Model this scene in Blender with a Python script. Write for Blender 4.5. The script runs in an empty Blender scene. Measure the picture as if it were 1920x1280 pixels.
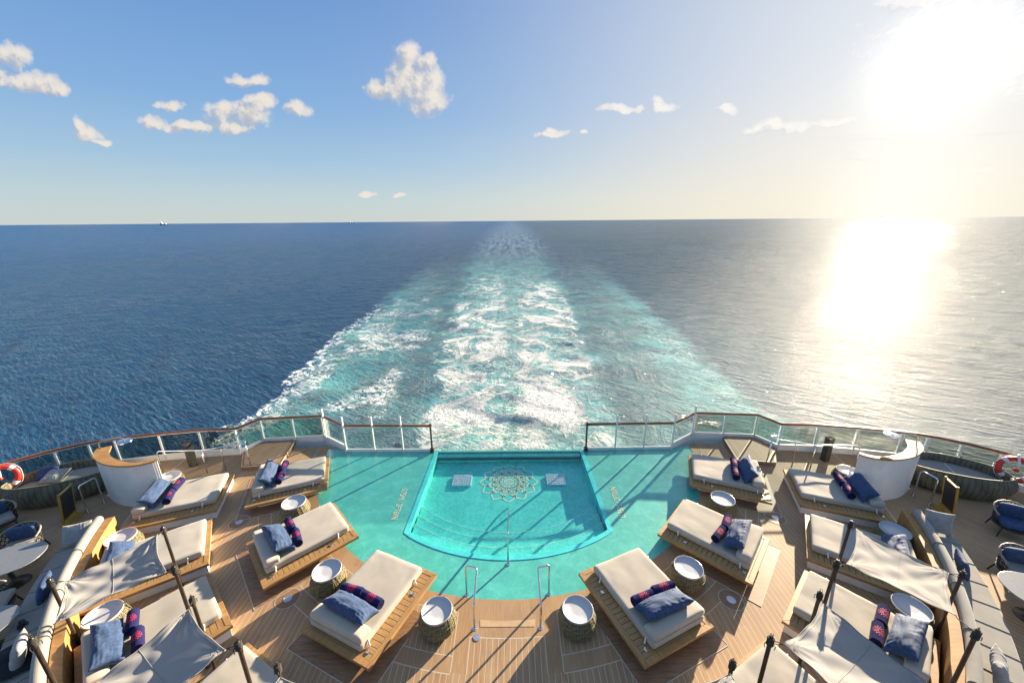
import bpy, bmesh, math, random
from math import sin, cos, pi, radians as R, sqrt, atan2
from mathutils import Vector, Matrix, noise as mnoise

random.seed(7)
scn = bpy.context.scene
COL = scn.collection
X0 = -0.15            # the ship's centre line

# ------------------------------------------------------------------ camera
F_PX = 725.0
PITCH = math.atan(226 / F_PX)
ROLL = R(0.48)
CAMH = 8.5
cam = bpy.data.cameras.new("camera")
cam.sensor_width = 36.0
cam.lens = 36.0 * F_PX / 1920.0
cam.clip_start = 0.1
cam.clip_end = 200000.0
co = bpy.data.objects.new("camera", cam)
COL.objects.link(co)
f = Vector((0, cos(PITCH), -sin(PITCH))); r_ = Vector((1, 0, 0)); u_ = r_.cross(f)
c_, s_ = cos(ROLL), sin(ROLL)
r2 = r_ * c_ - u_ * s_; u2 = u_ * c_ + r_ * s_
co.matrix_world = Matrix(((r2.x, u2.x, -f.x, 0), (r2.y, u2.y, -f.y, 0), (r2.z, u2.z, -f.z, CAMH), (0, 0, 0, 1)))
scn.camera = co

# ------------------------------------------------------------------ exposure
scn.view_settings.view_transform = 'Standard'
scn.view_settings.look = 'None'
scn.view_settings.gamma = 1.0
scn.view_settings.exposure = 1.9
scn.render.engine = 'CYCLES'
scn.cycles.max_bounces = 8
scn.cycles.transparent_max_bounces = 24
scn.cycles.use_denoising = True
scn.cycles.sample_clamp_indirect = 6.0
scn.cycles.sample_clamp_direct = 230.0

# ------------------------------------------------------------------ node helper
class NT:
    def __init__(s, tree):
        s.t = tree; s.n = tree.nodes; s.l = tree.links
    def new(s, typ, **kw):
        nd = s.n.new(typ)
        for k, v in kw.items(): setattr(nd, k, v)
        return nd
    def put(s, sock, v):
        if v is None: return
        if isinstance(v, bpy.types.NodeSocket): s.l.new(v, sock)
        elif isinstance(v, (tuple, list)) and sock.type == 'RGBA' and len(v) == 3: sock.default_value = (*v, 1)
        else: sock.default_value = v
    def m(s, op, a, b=None, c=None, clamp=False):
        nd = s.new('ShaderNodeMath', operation=op); nd.use_clamp = clamp
        s.put(nd.inputs[0], a); s.put(nd.inputs[1], b)
        if c is not None: s.put(nd.inputs[2], c)
        return nd.outputs[0]
    def vm(s, op, a, b=None, scale=None):
        nd = s.new('ShaderNodeVectorMath', operation=op)
        s.put(nd.inputs[0], a); s.put(nd.inputs[1], b)
        if scale is not None: s.put(nd.inputs[3], scale)
        return nd.outputs['Value'] if op in ('LENGTH', 'DOT_PRODUCT', 'DISTANCE') else nd.outputs[0]
    def sep(s, v):
        nd = s.new('ShaderNodeSeparateXYZ'); s.put(nd.inputs[0], v); return nd.outputs
    def comb(s, x, y, z=0.0):
        nd = s.new('ShaderNodeCombineXYZ'); s.put(nd.inputs[0], x); s.put(nd.inputs[1], y); s.put(nd.inputs[2], z); return nd.outputs[0]
    def noise(s, vec, scale, detail=3, rough=0.55, dist=0.0, dim='3D'):
        nd = s.new('ShaderNodeTexNoise', noise_dimensions=dim)
        s.put(nd.inputs['Vector'], vec); s.put(nd.inputs['Scale'], scale); nd.inputs['Detail'].default_value = detail
        nd.inputs['Roughness'].default_value = rough; nd.inputs['Distortion'].default_value = dist
        return nd.outputs['Fac']
    def sm(s, v, a, b, c=0.0, d=1.0, typ='SMOOTHSTEP'):
        nd = s.new('ShaderNodeMapRange', interpolation_type=typ); nd.clamp = True
        s.put(nd.inputs[0], v); s.put(nd.inputs[1], a); s.put(nd.inputs[2], b); s.put(nd.inputs[3], c); s.put(nd.inputs[4], d)
        return nd.outputs[0]
    def mix(s, fac, a, b, blend='MIX'):
        nd = s.new('ShaderNodeMix', data_type='RGBA', blend_type=blend)
        s.put(nd.inputs['Factor'], fac); s.put(nd.inputs['A'], None)
        s.put([i for i in nd.inputs if i.name == 'A' and i.type == 'RGBA'][0], a)
        s.put([i for i in nd.inputs if i.name == 'B' and i.type == 'RGBA'][0], b)
        return [o for o in nd.outputs if o.type == 'RGBA'][0]
    def bump(s, h, strength=0.3, dist=0.01, normal=None):
        nd = s.new('ShaderNodeBump'); s.put(nd.inputs['Height'], h)
        s.put(nd.inputs['Strength'], strength); s.put(nd.inputs['Distance'], dist)
        if normal is not None: s.put(nd.inputs['Normal'], normal)
        return nd.outputs[0]

# ------------------------------------------------------------------ sky
SUN_AZ, SUN_EL = R(43.5), R(13.0)      # azimuth from aft (+Y) towards +X
SUN = Vector((sin(SUN_AZ) * cos(SUN_EL), cos(SUN_AZ) * cos(SUN_EL), sin(SUN_EL)))
world = bpy.data.worlds.new("World"); scn.world = world; world.use_nodes = True
w = NT(world.node_tree); w.n.clear()
out = w.new('ShaderNodeOutputWorld')
SKY_STR = 0.13
sky = w.new('ShaderNodeTexSky'); sky.sky_type = 'NISHITA'; sky.sun_disc = False
sky.sun_elevation = SUN_EL; sky.sun_rotation = SUN_AZ
sky.air_density = 1.0; sky.dust_density = 1.2; sky.ozone_density = 2.0; sky.altitude = 0.0
D = w.new('ShaderNodeTexCoord').outputs['Generated']
dx, dy, dz = w.sep(D)
dyc = w.m('MAXIMUM', dy, 0.05)
px = w.m('DIVIDE', dx, dyc); pz = w.m('DIVIDE', dz, dyc)
P = w.comb(px, pz, 0.0)
front = w.sm(dy, 0.08, 0.2)
LOBES = [(-0.2222, 0.2972, 0.0573, 0.0588), (-0.2653, 0.284, 0.0504, 0.0269), (-0.183, 0.2602, 0.0508, 0.0315), (-0.2232, 0.3531, 0.0281, 0.0257), (-0.1681, 0.302, 0.0238, 0.0256), (-0.1837, 0.3328, 0.0212, 0.0201), (-0.3021, 0.277, 0.0264, 0.0146), (-0.6001, 0.2333, 0.061, 0.03), (-0.6639, 0.237, 0.0463, 0.0278), (-0.5636, 0.263, 0.0338, 0.021), (-0.6489, 0.2064, 0.0615, 0.0131), (-0.4794, 0.2464, 0.034, 0.017), (-0.7716, 0.2539, 0.0315, 0.0138), (-0.7464, 0.2104, 0.0676, 0.0109), (-0.8231, 0.2219, 0.0318, 0.0152), (-0.5845, 0.3071, 0.0452, 0.0133), (-0.5634, 0.311, 0.0237, 0.0122), (-0.9833, 0.2011, 0.0345, 0.0187), (-0.9914, 0.221, 0.0171, 0.0173), (-0.9546, 0.1831, 0.0248, 0.0078), (-1.09, 0.3543, 0.0421, 0.0256), (-1.0662, 0.3085, 0.0653, 0.0204), (-1.1235, 0.3141, 0.0355, 0.0183), (-1.0303, 0.2927, 0.0477, 0.0124), (0.2542, 0.2399, 0.0549, 0.0129), (0.3452, 0.2435, 0.0365, 0.0128), (0.3292, 0.2565, 0.017, 0.0095), (0.0845, 0.1898, 0.0496, 0.01), (0.0931, 0.1975, 0.0185, 0.0088), (0.171, 0.1947, 0.0111, 0.0044), (0.4988, 0.2338, 0.0244, 0.0108), (0.6334, 0.2023, 0.0803, 0.0154), (0.5724, 0.1983, 0.0445, 0.011), (0.743, 0.208, 0.0617, 0.0099), (-0.3457, 0.062, 0.0258, 0.0072), (-0.2657, 0.0613, 0.0232, 0.0048), (1.125, 0.103, 0.0281, 0.0071), (0.8485, 0.4345, 0.0685, 0.0131)]
gt = bpy.data.node_groups.new("cloud_density", 'ShaderNodeTree')
gt.interface.new_socket("P", in_out='INPUT', socket_type='NodeSocketVector')
gt.interface.new_socket("D", in_out='OUTPUT', socket_type='NodeSocketFloat')
g = NT(gt); gi = g.new('NodeGroupInput'); go = g.new('NodeGroupOutput')
Pw = gi.outputs[0]
nz = g.new('ShaderNodeTexNoise', noise_dimensions='2D'); g.put(nz.inputs['Vector'], Pw); nz.inputs['Scale'].default_value = 14; nz.inputs['Detail'].default_value = 3
warp = g.vm('SCALE', g.vm('SUBTRACT', nz.outputs['Color'], (0.5, 0.5, 0.5)), scale=0.035)
Pq = g.vm('ADD', Pw, warp)
acc = None
for (cx, cz, ra, rb) in LOBES:
    q = g.vm('MULTIPLY', g.vm('SUBTRACT', Pq, (cx, cz, 0)), (1 / ra, 1 / rb, 0))
    d2 = g.vm('DOT_PRODUCT', q, q)
    acc = d2 if acc is None else g.m('SMOOTH_MIN', acc, d2, 0.9)
base = g.m('MULTIPLY', g.m('SUBTRACT', 1.50, acc), 1.05)
fb0 = g.noise(Pw, 13, detail=3, rough=0.6, dim='2D')
fb = g.noise(Pw, 36, detail=9, rough=0.64, dim='2D')
den = g.m('ADD', base, g.m('ADD', g.m('MULTIPLY', g.m('SUBTRACT', fb, 0.5), 1.9), g.m('MULTIPLY', g.m('SUBTRACT', fb0, 0.5), 1.3)))
g.l.new(den, go.inputs[0])
def dens(off):
    nd = w.new('ShaderNodeGroup'); nd.node_tree = gt
    w.put(nd.inputs[0], w.vm('ADD', P, off)); return nd.outputs[0]
d0 = dens((0, 0, 0)); d1 = dens((0.016, 0.012, 0))
calpha = w.m('MULTIPLY', w.m('MULTIPLY', w.sm(px, 0.85, -0.05, 0.45, 1.0), w.m('MULTIPLY', w.sm(d0, 0.0, 1.7), w.sm(d0, 0.0, 0.9))), front)
cn = w.noise(P, 26, detail=7, rough=0.62, dim='2D')
lit = w.sm(w.m('ADD', w.m('SUBTRACT', w.sm(d0, 0.0, 1.6), w.sm(d1, 0.0, 1.6)), w.m('MULTIPLY', w.m('SUBTRACT', cn, 0.5), 1.1)), -0.3, 0.35)
sdot = w.vm('DOT_PRODUCT', w.vm('NORMALIZE', D), tuple(SUN))
sd = w.m('MAXIMUM', sdot, 0.0)
nearsun = w.m('POWER', sd, 6.0)
ccol = w.mix(lit, (0.52, 0.55, 0.62), (0.98, 0.89, 0.78))
# sun glow: forward scatter in the haze
azd = w.m('DIVIDE', w.m('SUBTRACT', w.m('ARCTAN2', dx, dy), SUN_AZ), R(5.5))
pillar = w.m('MULTIPLY', w.m('EXPONENT', w.m('MULTIPLY', w.m('MULTIPLY', azd, azd), -1.0)), w.sm(dz, 0.25, 0.0, 0.0, 0.30))
glow = w.m('ADD', w.m('MULTIPLY', w.m('POWER', sd, 260.0), 12.0), w.m('ADD', w.m('MULTIPLY', w.m('POWER', sd, 40.0), 0.9), w.m('MULTIPLY', w.m('POWER', sd, 8.0), 0.20)))
# high thin cloud bank round the sun, streaked
dzc = w.m('MAXIMUM', dz, 0.03)
hp = w.comb(w.m('DIVIDE', dx, dzc), w.m('DIVIDE', dy, dzc), 0)
Pr = w.comb(w.m('ADD', w.m('MULTIPLY', px, 0.88), w.m('MULTIPLY', pz, 0.47)), w.m('ADD', w.m('MULTIPLY', px, -0.47), w.m('MULTIPLY', pz, 0.88)), 0.0)
st = w.noise(w.vm('MULTIPLY', Pr, (9, 26, 1)), 1.0, detail=7, rough=0.62, dist=0.5, dim='2D')
rip = w.noise(w.vm('MULTIPLY', Pr, (45, 130, 1)), 1.0, detail=5, rough=0.62, dist=0.3, dim='2D')
bq = w.vm('MULTIPLY', w.vm('SUBTRACT', P, (1.0, 0.35, 0)), (1 / 0.24, 1 / 0.125, 0))
bank = w.m('SUBTRACT', 1.0, w.vm('DOT_PRODUCT', bq, bq))
bank = w.sm(w.m('ADD', bank, w.m('ADD', w.m('MULTIPLY', w.m('SUBTRACT', st, 0.5), 2.2), w.m('MULTIPLY', w.m('SUBTRACT', rip, 0.5), 2.4))), 0.0, 1.3)
bank = w.m('MULTIPLY', bank, front)
# thin streaks low over the horizon
s2 = w.noise(w.vm('MULTIPLY', P, (3.2, 26, 1)), 1.0, detail=6, rough=0.6, dist=0.8, dim='2D')
band = w.m('MULTIPLY', w.m('MULTIPLY', w.sm(pz, 0.05, 0.11), w.sm(pz, 0.3, 0.17)), w.sm(px, 0.3, 0.8))
streak = w.m('MULTIPLY', w.m('MULTIPLY', w.sm(s2, 0.54, 0.74), band), w.m('MULTIPLY', front, 0.32))
K = 0.268                                  # display units -> radiance at this exposure
nis = w.vm('SCALE', sky.outputs[0], scale=SKY_STR)
el = w.m('MAXIMUM', dz, 0.0)
rmp = w.new('ShaderNodeValToRGB'); w.put(rmp.inputs[0], el); cr_ = rmp.color_ramp
stops = [(0.0, (0.60, 0.66, 0.63)), (0.05, (0.52, 0.65, 0.69)), (0.12, (0.36, 0.55, 0.75)), (0.22, (0.23, 0.43, 0.74)), (0.40, (0.135, 0.30, 0.65)), (1.0, (0.26, 0.38, 0.62))]
while len(cr_.elements) < len(stops): cr_.elements.new(0.5)
for e_, (p_, c_r) in zip(cr_.elements, stops): e_.position = p_; e_.color = (*[q * K for q in c_r], 1)
skyc = w.mix(0.985, nis, rmp.outputs[0])
ang = w.m('ARCCOSINE', w.m('MINIMUM', sd, 0.99999))
q_ = w.m('DIVIDE', ang, R(36)); fglow = w.m('MULTIPLY', w.m('EXPONENT', w.m('MULTIPLY', w.m('MULTIPLY', q_, q_), -1.0)), 0.93)
veil = w.mix(w.sm(el, 0.0, 0.30), (1.02 * K, 0.92 * K, 0.73 * K), (0.76 * K, 0.80 * K, 0.86 * K))
c0 = w.mix(fglow, skyc, veil)
azd = w.m('DIVIDE', w.m('SUBTRACT', w.m('ARCTAN2', dx, dy), SUN_AZ), R(5.5))
pillar = w.m('MULTIPLY', w.m('EXPONENT', w.m('MULTIPLY', w.m('MULTIPLY', azd, azd), -1.0)), w.sm(dz, 0.25, 0.0, 0.0, 0.30))
glow = w.m('ADD', w.m('MULTIPLY', w.m('POWER', sd, 500.0), 1.0), w.m('ADD', w.m('MULTIPLY', w.m('POWER', sd, 45.0), 0.15), pillar))
c1 = w.vm('ADD', c0, w.vm('SCALE', (1.0, 0.92, 0.78), scale=w.m('MULTIPLY', glow, K)))
c2 = w.mix(streak, c1, (0.85 * K, 0.85 * K, 0.82 * K))
cloudlum = w.vm('SCALE', ccol, scale=w.m('MULTIPLY', K, w.m('ADD', 0.92, w.m('MULTIPLY', nearsun, 0.5))))
c3 = w.mix(w.m('MULTIPLY', calpha, 0.97), c2, cloudlum)
c4 = w.mix(bank, c3, w.vm('ADD', c3, (0.30 * K, 0.22 * K, 0.13 * K)))
cx_ = [w.m('SMOOTH_MIN', v_, 1.12 * K, 0.8 * K) for v_ in w.sep(c4)]
c5 = w.comb(*cx_)
shade = w.m('MULTIPLY', w.m('MULTIPLY', bank, w.sm(rip, 0.46, 0.62)), w.sm(sd, 0.998, 0.984, 0.0, 0.85))
c6 = w.mix(shade, c5, (0.95 * K, 0.83 * K, 0.68 * K))
bg = w.new('ShaderNodeBackground'); w.put(bg.inputs[0], c6); bg.inputs[1].default_value = 1.0
w.l.new(bg.outputs[0], out.inputs[0])
world.cycles.sampling_method = 'MANUAL'
world.cycles.sample_map_resolution = 1024

# ------------------------------------------------------------------ sun
sl = bpy.data.lights.new("sun", 'SUN'); sl.energy = 5.0; sl.angle = R(0.6); sl.color = (1.0, 0.84, 0.62)
so = bpy.data.objects.new("sun", sl); COL.objects.link(so)
so.rotation_euler = (-SUN).to_track_quat('-Z', 'Y').to_euler()
so.location = (30, 40, 40)

# ------------------------------------------------------------------ materials
def mat(name, col, rough=0.6, spec=0.5, metal=0.0, noise=None, bump=None, coat=0.0, sheen=0.0, two=None):
    """noise=(scale, amount) varies the colour; bump=(scale, strength, distance)"""
    m = bpy.data.materials.new(name); m.use_nodes = True
    t = NT(m.node_tree); b = t.n['Principled BSDF']
    b.inputs['Roughness'].default_value = rough; b.inputs['Metallic'].default_value = metal
    b.inputs['Specular IOR Level'].default_value = spec; b.inputs['Coat Weight'].default_value = coat
    b.inputs['Sheen Weight'].default_value = sheen
    O = t.new('ShaderNodeTexCoord').outputs['Object']
    c = col
    if noise:
        n = t.noise(O, noise[0], 4)
        c = t.mix(t.sm(n, 0.3, 0.7), tuple(x * (1 - noise[1]) for x in col), two or tuple(min(1, x * (1 + noise[1])) for x in col))
    t.put(b.inputs['Base Color'], c)
    if bump:
        t.put(b.inputs['Normal'], t.bump(t.noise(O, bump[0], 4), bump[1], bump[2]))
    m['t'] = 0
    return m

def wood(name, c1, c2, scale=(3, 40, 3), rough=0.5, bump=0.15):
    m = bpy.data.materials.new(name); m.use_nodes = True
    t = NT(m.node_tree); b = t.n['Principled BSDF']
    O = t.new('ShaderNodeTexCoord').outputs['Object']
    n = t.noise(t.vm('MULTIPLY', O, scale), 1.0, 6, 0.6, 0.6)
    n2 = t.noise(O, 1.3, 2)
    cc = t.mix(t.sm(n, 0.3, 0.7), c1, c2)
    cc = t.mix(t.sm(n2, 0.3, 0.7, 0.0, 0.35), cc, tuple(x * 0.7 for x in c1))
    t.put(b.inputs['Base Color'], cc); b.inputs['Roughness'].default_value = rough
    t.put(b.inputs['Normal'], t.bump(n, bump, 0.003))
    return m

M = {}
M['teak_frame'] = wood('teak_frame', (0.34, 0.175, 0.055), (0.52, 0.30, 0.11), (30, 3, 3))
M['teak_plank'] = wood('teak_plank', (0.34, 0.185, 0.065), (0.50, 0.30, 0.12), (3, 30, 3))
M['teak_top'] = wood('teak_top', (0.34, 0.165, 0.045), (0.48, 0.26, 0.085), (2, 12, 2), 0.65)
M['rail_wood'] = wood('rail_wood', (0.16, 0.055, 0.02), (0.30, 0.11, 0.04), (2, 2, 20), 0.25)
M['white'] = mat('white_paint', (0.78, 0.77, 0.74), 0.35, noise=(2, 0.05))
M['white_panel'] = mat('white_panel', (0.80, 0.77, 0.71), 0.5, noise=(1.5, 0.06))
M['steel'] = mat('polished_steel', (0.75, 0.75, 0.76), 0.12, metal=1.0)
M['rail_white'] = mat('white_post', (0.72, 0.70, 0.66), 0.3, metal=0.0)
M['bronze'] = mat('dark_bronze', (0.10, 0.075, 0.05), 0.35, metal=0.6, noise=(20, 0.3))
M['pole'] = mat('pole_wood', (0.035, 0.024, 0.016), 0.35, noise=(8, 0.3))
M['rope'] = mat('rope', (0.05, 0.045, 0.035), 0.9, noise=(60, 0.4), bump=(120, 0.6, 0.01))
M['cream'] = mat('cream_fabric', (0.42, 0.375, 0.305), 0.9, spec=0.2, noise=(1.6, 0.07), bump=(260, 0.25, 0.002), sheen=0.2)
M['sofa'] = mat('sofa_fabric', (0.28, 0.26, 0.225), 0.9, spec=0.2, noise=(3, 0.07), bump=(240, 0.3, 0.002), sheen=0.2)
M['blue'] = mat('blue_fabric', (0.030, 0.064, 0.145), 0.75, spec=0.3, noise=(14, 0.28), bump=(160, 0.3, 0.002), sheen=0.12)
M['grey'] = mat('grey_fabric', (0.30, 0.29, 0.27), 0.9, spec=0.2, noise=(8, 0.12), bump=(160, 0.3, 0.002), sheen=0.3)
M['navy'] = mat('navy_terry', (0.020, 0.020, 0.080), 1.0, spec=0.05, noise=(60, 0.5), bump=(260, 0.8, 0.004), sheen=0.03)
M['pink'] = mat('pink_thread', (0.55, 0.025, 0.09), 0.7)
M['tray'] = mat('white_tray', (0.50, 0.495, 0.50), 0.25)
M['buoy_red'] = mat('buoy_red', (0.65, 0.035, 0.02), 0.4, noise=(6, 0.12))
M['buoy_white'] = mat('buoy_white', (0.75, 0.75, 0.74), 0.4)
M['black'] = mat('black_panel', (0.02, 0.02, 0.025), 0.35)
M['blackcloth'] = mat('black_cloth', (0.012, 0.014, 0.016), 0.9, noise=(8, 0.3), bump=(40, 0.5, 0.01))
M['gold'] = mat('gold_frame', (0.50, 0.30, 0.06), 0.35, metal=0.3)
M['stone'] = mat('grey_tabletop', (0.19, 0.20, 0.21), 0.35, noise=(30, 0.08))
M['drain'] = mat('drain_steel', (0.55, 0.57, 0.62), 0.3, metal=0.8)
M['nosing'] = mat('pale_nosing', (0.45, 0.78, 0.74), 0.4)
M['inlay'] = mat('light_teak', (0.47, 0.31, 0.17), 0.6, noise=(6, 0.1))
M['caulk'] = mat('white_caulk', (0.50, 0.45, 0.36), 0.7)

def wicker(name, c1, c2, s1=26.0, s2=26.0, thr=None):
    """flat weave: two crossing strand directions, driven by the UV laid on the mesh (u round, v up)"""
    m = bpy.data.materials.new(name); m.use_nodes = True
    t = NT(m.node_tree); b = t.n['Principled BSDF']
    U = t.new('ShaderNodeTexCoord').outputs['UV']
    ux, uy, _ = t.sep(U)
    a = t.m('ABSOLUTE', t.m('SINE', t.m('MULTIPLY', ux, pi * s1)))
    c = t.m('ABSOLUTE', t.m('SINE', t.m('MULTIPLY', uy, pi * s2)))
    n = t.noise(U, 9, 3)
    alt = t.sm(t.m('SINE', t.m('MULTIPLY', t.m('ADD', ux, uy), pi * s1 * 0.5)), -0.1, 0.1)
    h = t.m('ADD', t.m('MULTIPLY', a, alt), t.m('MULTIPLY', c, t.m('SUBTRACT', 1.0, alt)))
    h = t.m('ADD', h, t.m('MULTIPLY', n, 0.5))
    t.put(b.inputs['Base Color'], t.mix(t.sm(h, 0.25, 1.1), c1, c2)); b.inputs['Roughness'].default_value = 0.6
    t.put(b.inputs['Normal'], t.bump(h, 0.9, 0.012))
    return m
M['wicker'] = wicker('olive_wicker', (0.035, 0.030, 0.014), (0.19, 0.155, 0.07), 44, 15)
M['wicker_grey'] = wicker('grey_wicker', (0.04, 0.04, 0.03), (0.17, 0.15, 0.09), 60, 14)
M['strand'] = mat('pale_strand', (0.24, 0.20, 0.095), 0.6)
M['blackweave'] = mat('black_weave', (0.025, 0.022, 0.02), 0.5, noise=(40, 0.4))
M['beads'] = mat('pale_beads', (0.25, 0.22, 0.17), 0.5)

def glass(name, tint, refl=0.3):
    m = bpy.data.materials.new(name); m.use_nodes = True
    t = NT(m.node_tree); t.n.remove(t.n['Principled BSDF'])
    o = t.n['Material Output']
    tr = t.new('ShaderNodeBsdfTransparent'); tr.inputs[0].default_value = (*tint, 1)
    gl = t.new('ShaderNodeBsdfGlossy'); gl.inputs['Roughness'].default_value = 0.0
    fr = t.new('ShaderNodeFresnel'); fr.inputs[0].default_value = 1.45
    mx = t.new('ShaderNodeMixShader'); t.put(mx.inputs[0], t.m('MULTIPLY', fr.outputs[0], refl))
    t.l.new(tr.outputs[0], mx.inputs[1]); t.l.new(gl.outputs[0], mx.inputs[2]); t.l.new(mx.outputs[0], o.inputs[0])
    return m
M['glass_tint'] = glass('tinted_glass', (0.60, 0.635, 0.62))
M['glass_clear'] = glass('clear_glass', (0.95, 0.98, 0.97), 0.35)

# deck planking: straight boards inside, boards along the hull outside, plain margin bands round the pool
def deck_material():
    m = bpy.data.materials.new('teak_deck'); m.use_nodes = True
    t = NT(m.node_tree); b = t.n['Principled BSDF']
    O = t.new('ShaderNodeTexCoord').outputs['Object']
    x, y, z = t.sep(O)
    X = t.m('SUBTRACT', x, X0); ax = t.m('ABSOLUTE', X)
    dy_ = t.m('SUBTRACT', y, 14.0)
    r = t.m('SQRT', t.m('ADD', t.m('MULTIPLY', X, X), t.m('MULTIPLY', dy_, dy_)))
    uo = t.m('ADD', t.m('MULTIPLY', ax, 0.866), t.m('MULTIPLY', y, 0.5))
    vo = t.m('SUBTRACT', t.m('MULTIPLY', ax, 0.5), t.m('MULTIPLY', y, 0.866))
    isout = t.m('GREATER_THAN', r, 12.33)
    u = t.m('ADD', t.m('MULTIPLY', X, t.m('SUBTRACT', 1.0, isout)), t.m('MULTIPLY', uo, isout))
    v = t.m('ADD', t.m('MULTIPLY', y, t.m('SUBTRACT', 1.0, isout)), t.m('MULTIPLY', vo, isout))
    BW = 0.125
    q = t.m('DIVIDE', u, BW); idx = t.m('FLOOR', q); fr = t.m('FRACT', q)
    line = t.m('LESS_THAN', t.m('ABSOLUTE', t.m('SUBTRACT', fr, 0.5)), 0.045)
    # margin bands (no seams inside, a caulk line on each edge)
    def ring(a, c): return t.m('MULTIPLY', t.m('GREATER_THAN', r, a), t.m('LESS_THAN', r, c))
    def near(val, a, wdt=0.010): return t.m('LESS_THAN', t.m('ABSOLUTE', t.m('SUBTRACT', val, a)), wdt)
    off = t.m('GREATER_THAN', ax, 1.12)
    aisle = t.m('MULTIPLY', t.m('MULTIPLY', t.m('GREATER_THAN', ax, 0.80), t.m('LESS_THAN', ax, 1.12)), t.m('LESS_THAN', r, 8.72))
    b1 = ring(0.0, 7.50); b2 = t.m('MULTIPLY', ring(8.42, 8.75), off); b3 = t.m('MULTIPLY', ring(7.5, 8.0), t.m('LESS_THAN', ax, 1.0))
    plain = t.m('MAXIMUM', t.m('MAXIMUM', b1, b2), t.m('MAXIMUM', aisle, b3))
    e = t.m('MAXIMUM', t.m('MULTIPLY', near(r, 7.50), off), t.m('MULTIPLY', near(r, 8.42), off))
    e = t.m('MAXIMUM', e, t.m('MULTIPLY', near(r, 8.75), off))
    e = t.m('MAXIMUM', e, t.m('MULTIPLY', near(r, 8.0), t.m('LESS_THAN', ax, 0.8)))
    inr = t.m('LESS_THAN', r, 8.72)
    e = t.m('MAXIMUM', e, t.m('MULTIPLY', t.m('MULTIPLY', near(ax, 0.80), inr), t.m('GREATER_THAN', r, 8.0)))
    e = t.m('MAXIMUM', e, t.m('MULTIPLY', t.m('MULTIPLY', near(ax, 1.12), inr), t.m('GREATER_THAN', r, 7.5)))
    line = t.m('MULTIPLY', line, t.m('SUBTRACT', 1.0, plain))
    # a margin ring under the outer beds' feet
    e = t.m('MAXIMUM', e, near(r, 12.33, 0.02))
    seam = t.m('MAXIMUM', line, e)
    # per board tone, grain
    wn = t.new('ShaderNodeTexWhiteNoise', noise_dimensions='2D')
    seg = t.m('FLOOR', t.m('DIVIDE', t.m('ADD', v, t.m('MULTIPLY', idx, 1.37)), 2.4))
    t.put(wn.inputs['Vector'], t.comb(t.m('MULTIPLY', idx, t.m('SUBTRACT', 1.0, plain)), seg, 0))
    tone = wn.outputs[0]
    gr = t.noise(t.comb(t.m('MULTIPLY', u, 60), t.m('MULTIPLY', v, 2.2), 0), 1.0, 5, 0.6)
    c = t.mix(t.sm(gr, 0.3, 0.7), (0.295, 0.168, 0.080), (0.42, 0.262, 0.132))
    c = t.mix(t.m('MULTIPLY', tone, 0.42), c, (0.46, 0.31, 0.18))
    big = t.noise(O, 0.6, 3)
    c = t.mix(t.sm(big, 0.35, 0.75, 0.0, 0.35), c, (0.20, 0.125, 0.08))
    spots = t.noise(O, 5.0, 5, 0.7)
    c = t.mix(t.sm(spots, 0.62, 0.75, 0.0, 0.35), c, (0.17, 0.10, 0.06))
    c = t.mix(seam, c, (0.50, 0.43, 0.32))
    t.put(b.inputs['Base Color'], c)
    t.put(b.inputs['Roughness'], t.sm(gr, 0.2, 0.8, 0.58, 0.75)); b.inputs['Specular IOR Level'].default_value = 0.3
    t.put(b.inputs['Normal'], t.bump(t.m('SUBTRACT', gr, t.m('MULTIPLY', seam, 0.6)), 0.25, 0.004))
    return m
M['deck'] = deck_material()

def plain_teak():
    m = wood('plain_teak', (0.22, 0.115, 0.055), (0.34, 0.195, 0.10), (3, 20, 3), 0.5)
    return m
M['plain'] = plain_teak()

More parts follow.
